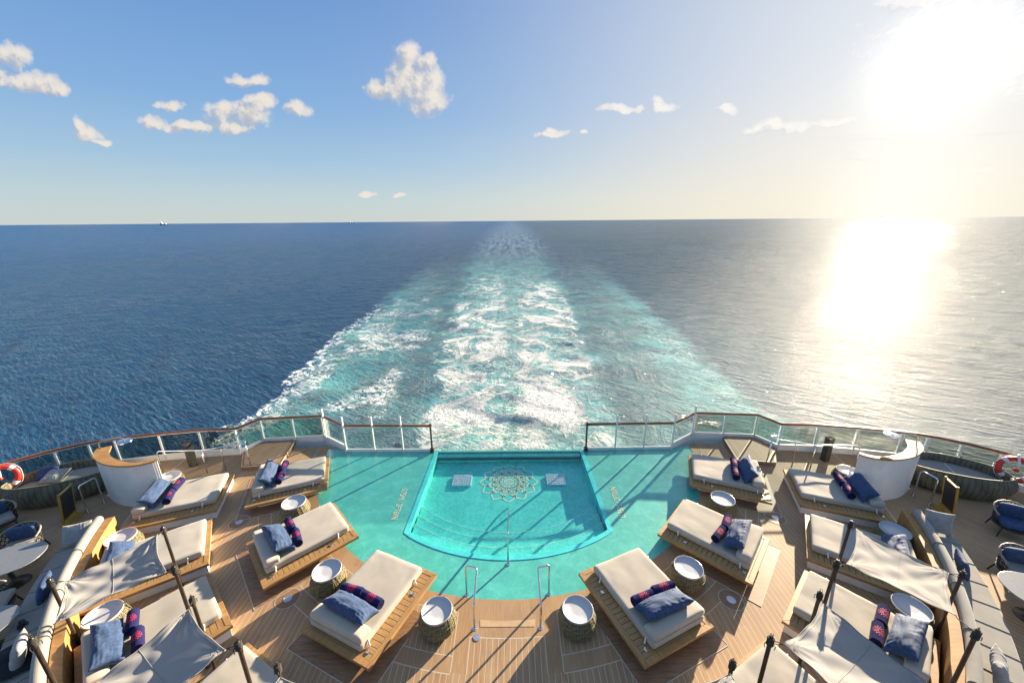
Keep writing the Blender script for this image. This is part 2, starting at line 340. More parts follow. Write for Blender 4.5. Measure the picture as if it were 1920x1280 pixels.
def tile(name, c1, c2, scale, rough, coat, bumpamt=0.1, wet=False, tone=0.5):
    m = bpy.data.materials.new(name); m.use_nodes = True
    t = NT(m.node_tree); b = t.n['Principled BSDF']
    O = t.new('ShaderNodeTexCoord').outputs['Object']
    x, y, z = t.sep(O)
    ix = t.m('FLOOR', t.m('MULTIPLY', x, scale)); iy = t.m('FLOOR', t.m('MULTIPLY', y, scale)); iz = t.m('FLOOR', t.m('MULTIPLY', t.m('ADD', z, 0.003), scale))
    wn = t.new('ShaderNodeTexWhiteNoise', noise_dimensions='3D'); t.put(wn.inputs['Vector'], t.comb(ix, iy, iz))
    big = t.noise(O, 0.8, 3)
    c = t.mix(t.m('MULTIPLY', wn.outputs[0], tone), c1, c2)
    c = t.mix(t.sm(big, 0.3, 0.7, 0.0, 0.4), c, tuple(q * 0.75 for q in c1))
    fx = t.m('ABSOLUTE', t.m('SUBTRACT', t.m('FRACT', t.m('MULTIPLY', x, scale)), 0.5)); fy = t.m('ABSOLUTE', t.m('SUBTRACT', t.m('FRACT', t.m('MULTIPLY', y, scale)), 0.5))
    if wet:
        sc_ = t.noise(O, 2.6, 6, 0.7, 0.4)
        c = t.mix(t.sm(sc_, 0.42, 0.68, 0.0, 0.45), c, tuple(min(1, q * 1.25) for q in c2))
        c = t.mix(t.sm(t.noise(O, 7.0, 5, 0.75), 0.56, 0.72, 0.0, 0.25), c, tuple(q * 0.6 for q in c1))
    grout = t.sm(t.m('MAXIMUM', fx, fy), 0.44, 0.48, 0.0, 0.35)
    c = t.mix(grout, c, tuple(min(1, q * 1.5) for q in c2))
    t.put(b.inputs['Base Color'], c); b.inputs['Roughness'].default_value = rough
    b.inputs['Coat Weight'].default_value = coat; b.inputs['Coat Roughness'].default_value = 0.015
    if wet:
        n = t.noise(O, 3.5, 3); t.put(b.inputs['Coat Normal'], t.bump(n, 0.02, 0.02))
        b.inputs['Coat IOR'].default_value = 1.33
    return m
M['lagoon'] = tile('lagoon_tile', (0.060, 0.39, 0.325), (0.105, 0.50, 0.41), 28, 0.35, 1.0, wet=True)
M['pool_tile'] = tile('pool_tile', (0.07, 0.66, 0.58), (0.16, 0.80, 0.68), 20, 0.4, 0.0, tone=0.6)
M['pool_edge'] = tile('pool_edge_tile', (0.05, 0.54, 0.54), (0.09, 0.66, 0.64), 20, 0.3, 1.0, wet=True)
M['pool_dark'] = mat('pool_dark_teal', (0.02, 0.10, 0.10), 0.3)
M['mosaic'] = mat('yellow_mosaic', (0.92, 0.93, 0.66), 0.4, noise=(18, 0.12), two=(0.80, 0.95, 0.72))
M['lettering'] = mat('pale_lettering', (0.70, 0.68, 0.42), 0.4, coat=0.5)
M['grille_blue'] = tile('grille_tile', (0.30, 0.62, 0.80), (0.60, 0.82, 0.92), 14, 0.4, 0.0, tone=1.0)

def pool_water():
    m = bpy.data.materials.new('pool_water'); m.use_nodes = True
    t = NT(m.node_tree); t.n.remove(t.n['Principled BSDF']); o = t.n['Material Output']
    O = t.new('ShaderNodeTexCoord').outputs['Object']
    wv = t.new('ShaderNodeTexNoise'); t.put(wv.inputs['Vector'], O); wv.inputs['Scale'].default_value = 2.2; wv.inputs['Detail'].default_value = 2
    Pd = t.vm('ADD', O, t.vm('SCALE', t.vm('SUBTRACT', wv.outputs['Color'], (0.5, 0.5, 0.5)), scale=0.55))
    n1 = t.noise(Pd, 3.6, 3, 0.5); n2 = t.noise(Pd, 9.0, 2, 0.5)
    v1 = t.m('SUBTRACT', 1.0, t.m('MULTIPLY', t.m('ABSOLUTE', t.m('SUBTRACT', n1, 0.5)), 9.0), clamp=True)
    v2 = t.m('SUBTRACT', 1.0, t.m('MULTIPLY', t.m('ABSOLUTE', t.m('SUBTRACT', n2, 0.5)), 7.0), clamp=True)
    # caustics put into the transmission colour: pale noise veins on a darker tint
    caustic_veins = t.m('ADD', t.m('POWER', v1, 2.0), t.m('MULTIPLY', t.m('POWER', v2, 2.0), 0.7), clamp=True)
    tr = t.new('ShaderNodeBsdfTransparent'); t.put(tr.inputs[0], t.mix(caustic_veins, (0.72, 0.86, 0.86), (1.0, 1.0, 1.0)))
    gl = t.new('ShaderNodeBsdfGlossy'); gl.inputs['Roughness'].default_value = 0.03
    nb = t.bump(t.m('ADD', t.m('MULTIPLY', n1, 1.0), t.m('MULTIPLY', n2, 0.4)), 1.0, 0.05)
    t.put(gl.inputs['Normal'], nb)
    fr = t.new('ShaderNodeFresnel'); fr.inputs[0].default_value = 1.33
    mx = t.new('ShaderNodeMixShader'); t.put(mx.inputs[0], t.m('MINIMUM', fr.outputs[0], 0.22))
    t.l.new(tr.outputs[0], mx.inputs[1]); t.l.new(gl.outputs[0], mx.inputs[2]); t.l.new(mx.outputs[0], o.inputs[0])
    return m
M['pool_water'] = pool_water()

# ---- sail cloth: reflects and lets light through
def cloth_mat(name, col):
    m = bpy.data.materials.new(name); m.use_nodes = True
    t = NT(m.node_tree); t.n.remove(t.n['Principled BSDF']); o = t.n['Material Output']
    O = t.new('ShaderNodeTexCoord').outputs['Object']
    nrm = t.bump(t.noise(O, 300, 2), 0.2, 0.001)
    nb = t.noise(O, 2.0, 4)
    c = t.mix(t.sm(nb, 0.3, 0.7), tuple(q * 0.93 for q in col), col)
    a = t.new('ShaderNodeBsdfDiffuse'); t.put(a.inputs[0], c); t.put(a.inputs['Normal'], nrm)
    b = t.new('ShaderNodeBsdfTranslucent'); t.put(b.inputs[0], c)
    mx = t.new('ShaderNodeMixShader'); mx.inputs[0].default_value = 0.35
    t.l.new(a.outputs[0], mx.inputs[1]); t.l.new(b.outputs[0], mx.inputs[2]); t.l.new(mx.outputs[0], o.inputs[0])
    return m
M['sail'] = cloth_mat('sail_cloth', (0.47, 0.455, 0.43))

# ---- sea
def sea_material():
    m = bpy.data.materials.new('sea_water'); m.use_nodes = True
    t = NT(m.node_tree); t.n.remove(t.n['Principled BSDF']); b = t.new('ShaderNodeBsdfDiffuse'); gs = t.new('ShaderNodeBsdfGlossy'); gs.distribution = 'BECKMANN'; gw = t.new('ShaderNodeBsdfGlossy'); gw.distribution = 'BECKMANN'
    O = t.new('ShaderNodeTexCoord').outputs['Object']
    x, y, z = t.sep(O)
    X = t.m('SUBTRACT', x, X0)
    yc = t.m('MAXIMUM', y, 12.0)
    P2 = t.comb(X, y, 0.0)
    # wobble that grows with distance from the stern
    wob = t.m('MULTIPLY', t.m('SUBTRACT', t.noise(P2, 0.035, 3, dim='2D'), 0.5), t.m('ADD', 5.0, t.m('MULTIPLY', yc, 0.03)))
    wob2 = t.m('MULTIPLY', t.m('SUBTRACT', t.noise(P2, 0.22, 4, 0.6, dim='2D'), 0.5), 7.0)
    ax = t.m('ABSOLUTE', X)
    axw = t.m('ADD', ax, t.m('ADD', wob, wob2))
    core = t.m('SUBTRACT', t.m('MULTIPLY', 3.15, t.m('POWER', yc, 0.38)), 1.8)
    vedge = t.m('ADD', 27.5, t.m('MULTIPLY', yc, 0.095))
    softc = t.m('ADD', 1.8, t.m('MULTIPLY', yc, 0.03))
    incore = t.sm(t.m('SUBTRACT', axw, core), softc, t.m('MULTIPLY', softc, -1.0))
    inv = t.sm(t.m('SUBTRACT', axw, vedge), 1.5, t.m('MULTIPLY', t.m('ADD', 2.5, t.m('MULTIPLY', yc, 0.02)), -1.0))
    # lacy foam
    wv = t.new('ShaderNodeTexNoise', noise_dimensions='2D'); t.put(wv.inputs['Vector'], P2); wv.inputs['Scale'].default_value = 0.32; wv.inputs['Detail'].default_value = 3
    Pd = t.vm('ADD', P2, t.vm('SCALE', t.vm('SUBTRACT', wv.outputs['Color'], (0.5, 0.5, 0.5)), scale=3.0))
    def ridge(scale, det, vec=Pd, rough=0.6):
        n = t.noise(vec, scale, det, rough, 0.0, '2D')
        return t.m('SUBTRACT', 1.0, t.m('MULTIPLY', t.m('ABSOLUTE', t.m('SUBTRACT', n, 0.5)), 5.0), clamp=True)
    la = ridge(0.75, 6, Pd, 0.7); lb = ridge(2.1, 4, Pd, 0.7); lc = ridge(0.26, 7, t.vm('MULTIPLY', Pd, (0.7, 1.2, 1)), 0.68)
    lace = t.m('ADD', t.m('MULTIPLY', t.m('POWER', la, 2.0), 0.6), t.m('ADD', t.m('MULTIPLY', t.m('POWER', lb, 2.0), 0.3), t.m('MULTIPLY', t.m('POWER', lc, 2.0), 0.45)))
    # boiling crescents behind the screws
    ay = t.m('ADD', y, t.m('MULTIPLY', t.m('MULTIPLY', ax, ax), 0.016))
    boil = t.noise(t.comb(t.m('MULTIPLY', X, 0.15), t.m('MULTIPLY', ay, 0.125), 0), 1.0, 10, 0.70, 0.9, '2D')
    clump = t.m('MULTIPLY', t.sm(boil, 0.46, 0.60), t.sm(t.noise(P2, 1.7, 5, 0.75, 0.0, '2D'), 0.30, 0.52, 0.35, 1.0))
    fadec = t.sm(yc, 60.0, 230.0, 1.0, 0.0)
    fadel = t.sm(yc, 60.0, 500.0, 1.0, 0.05)
    lobe = t.sm(t.m('ABSOLUTE', t.m('SUBTRACT', t.m('DIVIDE', ax, core), 0.55)), 0.62, 0.2)
    fcore = t.m('MULTIPLY', incore, t.m('MULTIPLY', fadec, t.m('ADD', t.m('MULTIPLY', t.m('MULTIPLY', clump, t.m('MULTIPLY_ADD', la, 0.75, 0.45)), t.m('MULTIPLY', lobe, 1.15)), t.m('MULTIPLY', lace, 0.55))))
    fcore_far = t.m('MULTIPLY', t.m('MULTIPLY', incore, fadel), t.m('MULTIPLY', t.sm(lace, 0.35, 0.9), 0.5))
    gap = t.sm(t.m('SUBTRACT', axw, core), 0.5, 6.0)
    fv = t.m('MULTIPLY', t.m('MULTIPLY', t.m('MULTIPLY', inv, gap), fadel), t.sm(lace, 0.40, 0.95, 0.0, 0.85))
    patch = t.sm(t.noise(P2, 0.07, 3, dim='2D'), 0.38, 0.58, 0.15, 1.0)
    fv = t.m('MULTIPLY', t.m('MULTIPLY', fv, t.sm(yc, 60.0, 170.0, 1.0, 0.35)), t.m('MULTIPLY', patch, t.sm(X, 5.0, -5.0, 0.7, 1.0)))
    # breaking crest on the outer edge
    de = t.m('SUBTRACT', axw, vedge)
    crest = t.m('MULTIPLY', t.m('MULTIPLY', t.sm(de, 2.2, 0.4), t.sm(de, -4.5, -0.5)), t.m('MULTIPLY', t.sm(yc, 70.0, 150.0, 1.0, 0.0), t.sm(X, 10.0, -10.0, 0.2, 1.0)))
    fcrest = t.m('MULTIPLY', crest, t.sm(t.noise(Pd, 0.9, 5, 0.7, 0.0, '2D'), 0.42, 0.62))
    foam = t.m('MAXIMUM', t.m('MAXIMUM', fcore, fcore_far), t.m('MAXIMUM', fv, fcrest), clamp=True)
    foam = t.sm(foam, 0.30, 0.85)
    fine = t.noise(P2, 6.0, 4, 0.7, 0.0, '2D')
    foam = t.m('MULTIPLY', foam, t.sm(fine, 0.25, 0.55, 0.55, 1.0))
    # turquoise (air in the water)
    tq = t.m('MAXIMUM', t.m('MULTIPLY', incore, t.sm(yc, 70.0, 330.0, 1.0, 0.05)), t.m('MULTIPLY', inv, t.m('ADD', t.m('MULTIPLY', t.sm(t.m('SUBTRACT', axw, vedge), -14.0, -4.0), t.sm(yc, 60.0, 180.0, 0.65, 0.0)), t.sm(yc, 60.0, 260.0, 0.36, 0.0))))
    tv = t.noise(Pd, 0.12, 4, 0.6, 0.0, '2D')
    tq = t.m('MULTIPLY', tq, t.sm(tv, 0.25, 0.62, 0.45, 1.0))
    tq = t.m('ADD', tq, t.m('MULTIPLY', t.sm(t.m('ABSOLUTE', de), 26.0, 2.0), t.m('MULTIPLY', t.m('MULTIPLY', t.sm(X, 5.0, 20.0), 0.14), t.sm(yc, 60.0, 200.0, 1.0, 0.0))), clamp=True)
    deep = (0.002, 0.045, 0.160); turq = (0.008, 0.20, 0.23); turq2 = (0.03, 0.36, 0.38)
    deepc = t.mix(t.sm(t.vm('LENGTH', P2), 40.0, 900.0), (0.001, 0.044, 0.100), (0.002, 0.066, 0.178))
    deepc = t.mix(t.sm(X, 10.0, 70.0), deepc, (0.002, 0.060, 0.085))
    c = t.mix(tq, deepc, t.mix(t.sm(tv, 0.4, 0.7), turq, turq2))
    near_halo = t.m('MULTIPLY', t.sm(lace, 0.2, 0.7), t.m('MULTIPLY', tq, 0.45))
    c = t.mix(t.m('MULTIPLY', incore, t.m('MULTIPLY', t.sm(yc, 150.0, 420.0, 0.0, 0.85), t.sm(t.noise(t.vm('MULTIPLY', P2, (0.25, 0.02, 1)), 1.0, 5, 0.7, 0.0, '2D'), 0.35, 0.65))), c, (0.30, 0.43, 0.47))
    c = t.mix(near_halo, c, (0.20, 0.55, 0.55))
    c = t.mix(foam, c, (0.84, 0.86, 0.86))
    t.put(b.inputs['Color'], c)
    dist = t.vm('LENGTH', P2)
    rgh = t.m('ADD', 0.06, t.sm(dist, 60.0, 1500.0, 0.0, 0.06))
    t.put(gs.inputs['Roughness'], rgh)
    gw.inputs['Roughness'].default_value = 0.70
    # waves
    def rot(vec, a, sx, sy):
        xx, yy, _ = t.sep(vec)
        c__, s__ = cos(a), sin(a)
        return t.comb(t.m('MULTIPLY', t.m('ADD', t.m('MULTIPLY', xx, c__), t.m('MULTIPLY', yy, s__)), sx), t.m('MULTIPLY', t.m('ADD', t.m('MULTIPLY', xx, -s__), t.m('MULTIPLY', yy, c__)), sy), 0)
    calm = t.m('SUBTRACT', 1.0, t.m('MULTIPLY', inv, 0.35))
    gust = t.sm(t.noise(P2, 0.012, 3, dim='2D'), 0.3, 0.7, 0.6, 1.15)
    aX = t.comb(ax, y, 0.0)
    h1 = t.noise(rot(aX, R(-62), 0.13, 0.035), 1.0, 3, 0.5, 0.3, '2D')          # divergent ship waves
    h2 = t.noise(rot(P2, R(-35), 0.13, 0.60), 1.0, 4, 0.55, 0.4, '2D')
    h3 = t.noise(rot(P2, R(-33), 0.5, 2.1), 1.0, 4, 0.6, 0.3, '2D')
    h4 = t.noise(P2, 5.5, 3, 0.6, 0.0, '2D')
    ff = t.sm(dist, 80.0, 700.0, 1.0, 0.15)
    H = t.m('ADD', t.m('MULTIPLY', h1, 0.15), t.m('MULTIPLY', t.m('MULTIPLY', h2, gust), 0.25))
    H = t.m('ADD', H, t.m('MULTIPLY', t.m('MULTIPLY', h3, gust), 0.31))
    H = t.m('ADD', H, t.m('MULTIPLY', t.m('MULTIPLY', h4, 0.03), ff))
    H = t.m('ADD', H, t.m('MULTIPLY', t.m('ADD', t.m('MULTIPLY', lace, 0.14), t.m('MULTIPLY', clump, 0.35)), t.m('MULTIPLY', t.m('MAXIMUM', incore, t.m('MULTIPLY', inv, 0.6)), fadel)))
    def slope(scale, amp, det=2):
        q = t.new('ShaderNodeTexNoise', noise_dimensions='2D'); t.put(q.inputs['Vector'], P2); q.inputs['Scale'].default_value = scale; q.inputs['Detail'].default_value = det
        a_, b_, _ = t.sep(t.vm('SUBTRACT', q.outputs['Color'], (0.5, 0.5, 0.5)))
        return t.vm('ADD', t.vm('SCALE', (cos(R(56)), sin(R(56)), 0), scale=t.m('MULTIPLY', a_, amp * 1.8)), t.vm('SCALE', (-sin(R(56)), cos(R(56)), 0), scale=t.m('MULTIPLY', b_, amp * 0.6)))
    farw = t.sm(dist, 60.0, 400.0, 0.0, 1.0)
    N0 = t.vm('ADD', (0, 0, 1), t.vm('ADD', slope(3.0, 0.06), t.vm('ADD', t.vm('SCALE', slope(0.45, 0.16), scale=farw), t.vm('SCALE', slope(0.09, 0.08), scale=farw))))
    N0 = t.vm('ADD', (0, 0, 1), t.vm('SCALE', t.vm('SUBTRACT', N0, (0, 0, 1)), scale=t.sm(t.noise(t.vm('MULTIPLY', P2, (0.05, 0.09, 1)), 1.0, 5, 0.65, 0.8, '2D'), 0.36, 0.64, 0.2, 2.2)))
    # the wave faces one sees from the ship are those that lean back towards it
    lean = t.vm('SCALE', t.vm('NORMALIZE', P2), scale=t.sm(dist, 30.0, 500.0, -0.105, -0.128))
    N0 = t.vm('NORMALIZE', t.vm('ADD', N0, lean))
    nn = t.bump(H, 1.0, 1.0, N0)
    for q in (b, gs, gw): t.put(q.inputs['Normal'], nn)
    fr = t.new('ShaderNodeFresnel'); fr.inputs[0].default_value = 1.333; t.put(fr.inputs['Normal'], nn)
    dry = t.m('SUBTRACT', 1.0, t.m('MULTIPLY', foam, 0.9))
    m1 = t.new('ShaderNodeMixShader'); t.put(m1.inputs[0], t.m('MULTIPLY', t.m('MINIMUM', t.m('MULTIPLY', fr.outputs[0], 1.15), 0.60), dry))
    t.l.new(b.outputs[0], m1.inputs[1]); t.l.new(gs.outputs[0], m1.inputs[2])
    m2 = t.new('ShaderNodeMixShader'); t.put(m2.inputs[0], t.m('MULTIPLY', dry, 0.056))
    t.l.new(m1.outputs[0], m2.inputs[1]); t.l.new(gw.outputs[0], m2.inputs[2]); t.l.new(m2.outputs[0], t.n['Material Output'].inputs[0])
    return m
M['sea'] = sea_material()

# ------------------------------------------------------------------ mesh builder
class MB:
    def __init__(s): s.v = []; s.f = []; s.uv = None
    def add(s, vs, fs):
        o = len(s.v); s.v += [tuple(p) for p in vs]; s.f += [tuple(i + o for i in q) for q in fs]; return s
    def box(s, c, d, rz=0.0, mtx=None):
        x, y, z = d[0] / 2, d[1] / 2, d[2] / 2
        vs = [Vector((i * x, j * y, k * z)) for k in (-1, 1) for j in (-1, 1) for i in (-1, 1)]
        mt = mtx if mtx is not None else Matrix.Rotation(rz, 3, 'Z')
        vs = [mt @ p + Vector(c) for p in vs]
        return s.add(vs, [(0, 2, 3, 1), (4, 5, 7, 6), (0, 1, 5, 4), (2, 6, 7, 3), (0, 4, 6, 2), (1, 3, 7, 5)])
    def tube(s, pts, r, n=10, cap=True, closed=False):
        pts = [Vector(p) for p in pts]; N = len(pts); vs = []; up = None
        for i, p in enumerate(pts):
            a = pts[(i - 1) % N] if (closed or i > 0) else p; b = pts[(i + 1) % N] if (closed or i < N - 1) else p
            d = (b - a).normalized()
            if up is None:
                up = Vector((0, 0, 1)) if abs(d.z) < 0.9 else Vector((1, 0, 0))
            sd = d.cross(up).normalized(); up = sd.cross(d).normalized()
            rr = r[i] if isinstance(r, (list, tuple)) else r
            vs += [p + (sd * cos(2 * pi * k / n) + up * sin(2 * pi * k / n)) * rr for k in range(n)]
        fs = []
        for i in range(N if closed else N - 1):
            j = (i + 1) % N
            fs += [(i * n + k, i * n + (k + 1) % n, j * n + (k + 1) % n, j * n + k) for k in range(n)]
        if cap and not closed:
            fs += [tuple(range(n))[::-1], tuple((N - 1) * n + k for k in range(n))]
        return s.add(vs, fs)
    def lathe(s, prof, c=(0, 0, 0), n=32, capb=True, capt=True, uv=False, sx=1, sy=1):
        vs = []
        for (r, z) in prof:
            vs += [(c[0] + r * sx * cos(2 * pi * k / n), c[1] + r * sy * sin(2 * pi * k / n), c[2] + z) for k in range(n)]
        fs = []
        for i in range(len(prof) - 1):
            fs += [(i * n + k, i * n + (k + 1) % n, (i + 1) * n + (k + 1) % n, (i + 1) * n + k) for k in range(n)]
        if capb: fs.append(tuple(range(n))[::-1])
        if capt: fs.append(tuple((len(prof) - 1) * n + k for k in range(n)))
        return s.add(vs, fs)
    def prism(s, poly, z0, z1):
        n = len(poly); vs = [(p[0], p[1], z0) for p in poly] + [(p[0], p[1], z1) for p in poly]
        return s.add(vs, [tuple(range(n))[::-1], tuple(range(n, 2 * n))] + [(i, (i + 1) % n, n + (i + 1) % n, n + i) for i in range(n)])
    def grid(s, nu, nv, fn, flip=False):
        vs = [fn(i / nu, j / nv) for j in range(nv + 1) for i in range(nu + 1)]
        fs = []
        for j in range(nv):
            for i in range(nu):
                a = j * (nu + 1) + i; q = (a, a + 1, a + nu + 2, a + nu + 1)
                fs.append(q[::-1] if flip else q)
        return s.add(vs, fs)
    def rbox(s, c, d, r, n=8, fn=None):
        """softly rounded block; fn(p local) -> displaced p"""
        hx, hy, hz = d[0] / 2, d[1] / 2, d[2] / 2
        for ax in range(3):
            for sg in (-1, 1):
                def q(u, v, ax=ax, sg=sg):
                    a = 2 * u - 1; b = 2 * v - 1
                    a = math.copysign(abs(a) ** 0.8, a); b = math.copysign(abs(b) ** 0.8, b)
                    p = [0, 0, 0]; p[ax] = sg; p[(ax + 1) % 3] = a; p[(ax + 2) % 3] = b
                    p = Vector((p[0] * hx, p[1] * hy, p[2] * hz))
                    rr = min(r, hx, hy, hz)
                    inn = Vector((max(-hx + rr, min(hx - rr, p.x)), max(-hy + rr, min(hy - rr, p.y)), max(-hz + rr, min(hz - rr, p.z))))
                    dd = p - inn
                    if dd.length > 1e-9: p = inn + dd.normalized() * rr
                    if fn: p = Vector(fn(p))
                    return p + Vector(c)
                s.grid(n, n, q, flip=(sg < 0))
        return s
    def build(s, name, m, parent=None, smooth=False, bevel=0.0, seg=2, sub=0, merge=False, uvf=None, thick=0.0):
        me = bpy.data.meshes.new(name); me.from_pydata(s.v, [], s.f); me.update()
        if merge:
            bm = bmesh.new(); bm.from_mesh(me); bmesh.ops.remove_doubles(bm, verts=bm.verts, dist=1e-5); bmesh.ops.recalc_face_normals(bm, faces=bm.faces); bm.to_mesh(me); bm.free()
        me.materials.append(M[m] if isinstance(m, str) else m)
        if uvf:
            ul = me.uv_layers.new(name='uv')
            for l in me.loops: ul.data[l.index].uv = uvf(me.vertices[l.vertex_index].co)
        if smooth:
            me.polygons.foreach_set('use_smooth', [True] * len(me.polygons))
        o = bpy.data.objects.new(name, me); COL.objects.link(o)
        if parent is not None: o.parent = parent
        if thick: md = o.modifiers.new('t', 'SOLIDIFY'); md.thickness = thick; md.offset = 0
        if bevel: md = o.modifiers.new('b', 'BEVEL'); md.width = bevel; md.segments = seg; md.limit_method = 'ANGLE'; md.angle_limit = R(40)
        if sub: md = o.modifiers.new('s', 'SUBSURF'); md.levels = sub; md.render_levels = sub
        return o

def tag(o, label=None, cat=None, group=None, kind=None):
    if label: o['label'] = label
    if cat: o['category'] = cat
    if group: o['group'] = group
    if kind: o['kind'] = kind
    return o
def empty(name, loc=(0, 0, 0), rz=0.0, sx=1):
    o = bpy.data.objects.new(name, None); COL.objects.link(o)
    o.location = loc; o.rotation_euler = (0, 0, rz); o.scale = (sx, 1, 1); o.empty_display_size = 0.2
    return o
KIDS = {}
def copy_tree(o, parent=None):
    c = o.copy(); COL.objects.link(c)
    if parent is not None: c.parent = parent; c.matrix_parent_inverse = o.matrix_parent_inverse.copy()
    for ch in [x for x in o.children]: copy_tree(ch, c)
    return c
def place(o, s, x, y, z=0.0, ang=0.0):
    """x and ang are for the right-hand (starboard in the picture) side; s=-1 mirrors"""
    o.location = (X0 + s * x, y, z); o.rotation_euler = (0, 0, s * ang); o.scale = (s, 1, 1)
    return o
def pol(phi, r, s=1):
    return (X0 + s * r * sin(phi), 14 - r * cos(phi))
SIDE = {1: 'right', -1: 'left'}
def wob(p, sc, amp, seed=0.0):
    return mnoise.noise(Vector((p[0] * sc + seed, p[1] * sc + 3.1, p[2] * sc - 1.7))) * amp

# ------------------------------------------------------------------ sea, hull, deck, pool
ZS = -14.0
def sea():
    import numpy as np
    rng = np.random.default_rng(11)
    ys = [16.0]
    while ys[-1] < 700: ys.append(ys[-1] + 0.16 + ys[-1] * 0.0052)
    while ys[-1] < 90000: ys.append(ys[-1] * 1.12)
    ys = np.array(ys); NC = 760
    uu = np.linspace(-1, 1, NC)
    Y = np.repeat(ys[:, None], NC, 1); X = uu[None, :] * (48 + 1.75 * Y)
    AX = np.abs(X)
    Z = np.zeros_like(X)
    sp = np.maximum(0.16 + Y * 0.0052, (48 + 1.75 * Y) * 2 / NC)
    for k in range(84):
        lam = 1.1 * (13 / 1.1) ** rng.random()
        th = R(rng.normal(56, 15) if k % 4 else rng.normal(120, 20))
        am = 0.0025 * lam ** 0.95 * rng.uniform(0.5, 1.4)
        kk = 2 * pi / lam
        wgt = np.clip((lam / (sp * 3.2)) - 1.0, 0, 1)
        ph = kk * (X * cos(th) + Y * sin(th)) + rng.uniform(0, 6.28) + 0.8 * np.sin(X * 0.021 + k) + 0.8 * np.sin(Y * 0.017 + 2 * k)
        Z += am * wgt * (np.sin(ph) + 0.25 * np.sin(2 * ph + 0.6))
    # diverging ship waves each side of the wake
    ved = 27.5 + 0.095 * Y
    env = np.clip((AX - ved + 4) / 10, 0, 1) * np.exp(-np.maximum(AX - ved, 0) / 90) * np.exp(-Y / 260)
    for lam, an, am in ((9.5, 28, 0.085), (6.2, 34, 0.045)):
        ph = 2 * pi / lam * (AX * sin(R(90 - an)) - Y * cos(R(90 - an)) * 1.0)
        Z += am * env * np.sin(ph + 0.6 * np.sin(Y * 0.05))
    # churned water astern
    core = 3.15 * np.maximum(Y, 12) ** 0.38 - 1.8
    inc = np.clip((core - AX) / 4 + 0.5, 0, 1) * np.exp(-np.maximum(Y - 50, 0) / 130)
    AY = Y + AX * AX * 0.016
    ch = np.zeros_like(X)
    for k in range(26):
        lam = 1.8 * (9 / 1.8) ** rng.random(); th = R(rng.normal(90, 38)); kk = 2 * pi / lam
        ch += 0.0038 * lam * np.clip(lam / (sp * 3) - 0.6, 0, 1) * np.sin(kk * (X * cos(th) + AY * sin(th)) + rng.uniform(0, 6.28) + 1.4 * np.sin(X * 0.25 + k) + 1.1 * np.sin(Y * 0.17 + k * 2))
    Z += inc * (ch + 0.35 * np.abs(ch))
    nr = len(ys)
    co_ = np.stack([X + X0, Y, Z + ZS], -1).reshape(-1, 3).astype(np.float32)
    me = bpy.data.meshes.new('sea_water'); me.vertices.add(nr * NC); me.vertices.foreach_set('co', co_.ravel())
    i, j = np.meshgrid(np.arange(nr - 1), np.arange(NC - 1), indexing='ij'); a = (i * NC + j).ravel()
    q = np.stack([a, a + 1, a + NC + 1, a + NC], -1).astype(np.int32); nq = len(q)
    me.loops.add(nq * 4); me.loops.foreach_set('vertex_index', q.ravel()); me.polygons.add(nq)
    me.polygons.foreach_set('loop_start', np.arange(0, nq * 4, 4, dtype=np.int32)); me.polygons.foreach_set('use_smooth', np.ones(nq, dtype=bool))
    me.update(); me.validate()
    me.materials.append(M['sea'])
    o = bpy.data.objects.new('sea_water', me); COL.objects.link(o); tag(o, kind='structure')
    mb = MB()
    mb.add([(-90000, -60000, ZS - 2), (90000, -60000, ZS - 2), (90000, 60000, ZS - 2), (-90000, 60000, ZS - 2)], [(0, 1, 2, 3)])
    tag(mb.build('sea_beyond', 'sea'), kind='structure')
sea()

RAIL = [(2.93, 13.08), (6.3, 13.12), (7.5, 13.92), (9.85, 13.72), (10.3, 12.97), (11.6, 12.88), (12.9, 12.65), (14.35, 12.3), (15.1, 11.97), (15.75, 11.5), (16.3, 10.95), (16.9, 9.9), (17.4, 8.0), (17.7, 5.0), (17.8, 0.0), (17.8, -30)]
def hull():
    pts = [(X0 + x, y) for x, y in RAIL] ; left = [(X0 - x, y) for x, y in RAIL][::-1]
    poly = left + pts
    mb = MB()
    n = len(poly)
    vs = []
    for z, k in ((-0.03, 0.0), (-0.3, 0.04), (-6, 0.03), (-15, -0.5)):
        for (x, y) in poly:
            vs.append((x + (k if x > X0 else -k), y + (0.02 if k > 0 else k), z))
    fs = []
    for j in range(3):
        for i in range(n - 1): fs.append((j * n + i, j * n + i + 1, (j + 1) * n + i + 1, (j + 1) * n + i))
    mb.add(vs, fs)
    tag(mb.build('ship_hull', 'white'), 'white painted stern hull of the ship below the pool deck', 'hull', kind='structure')
hull()

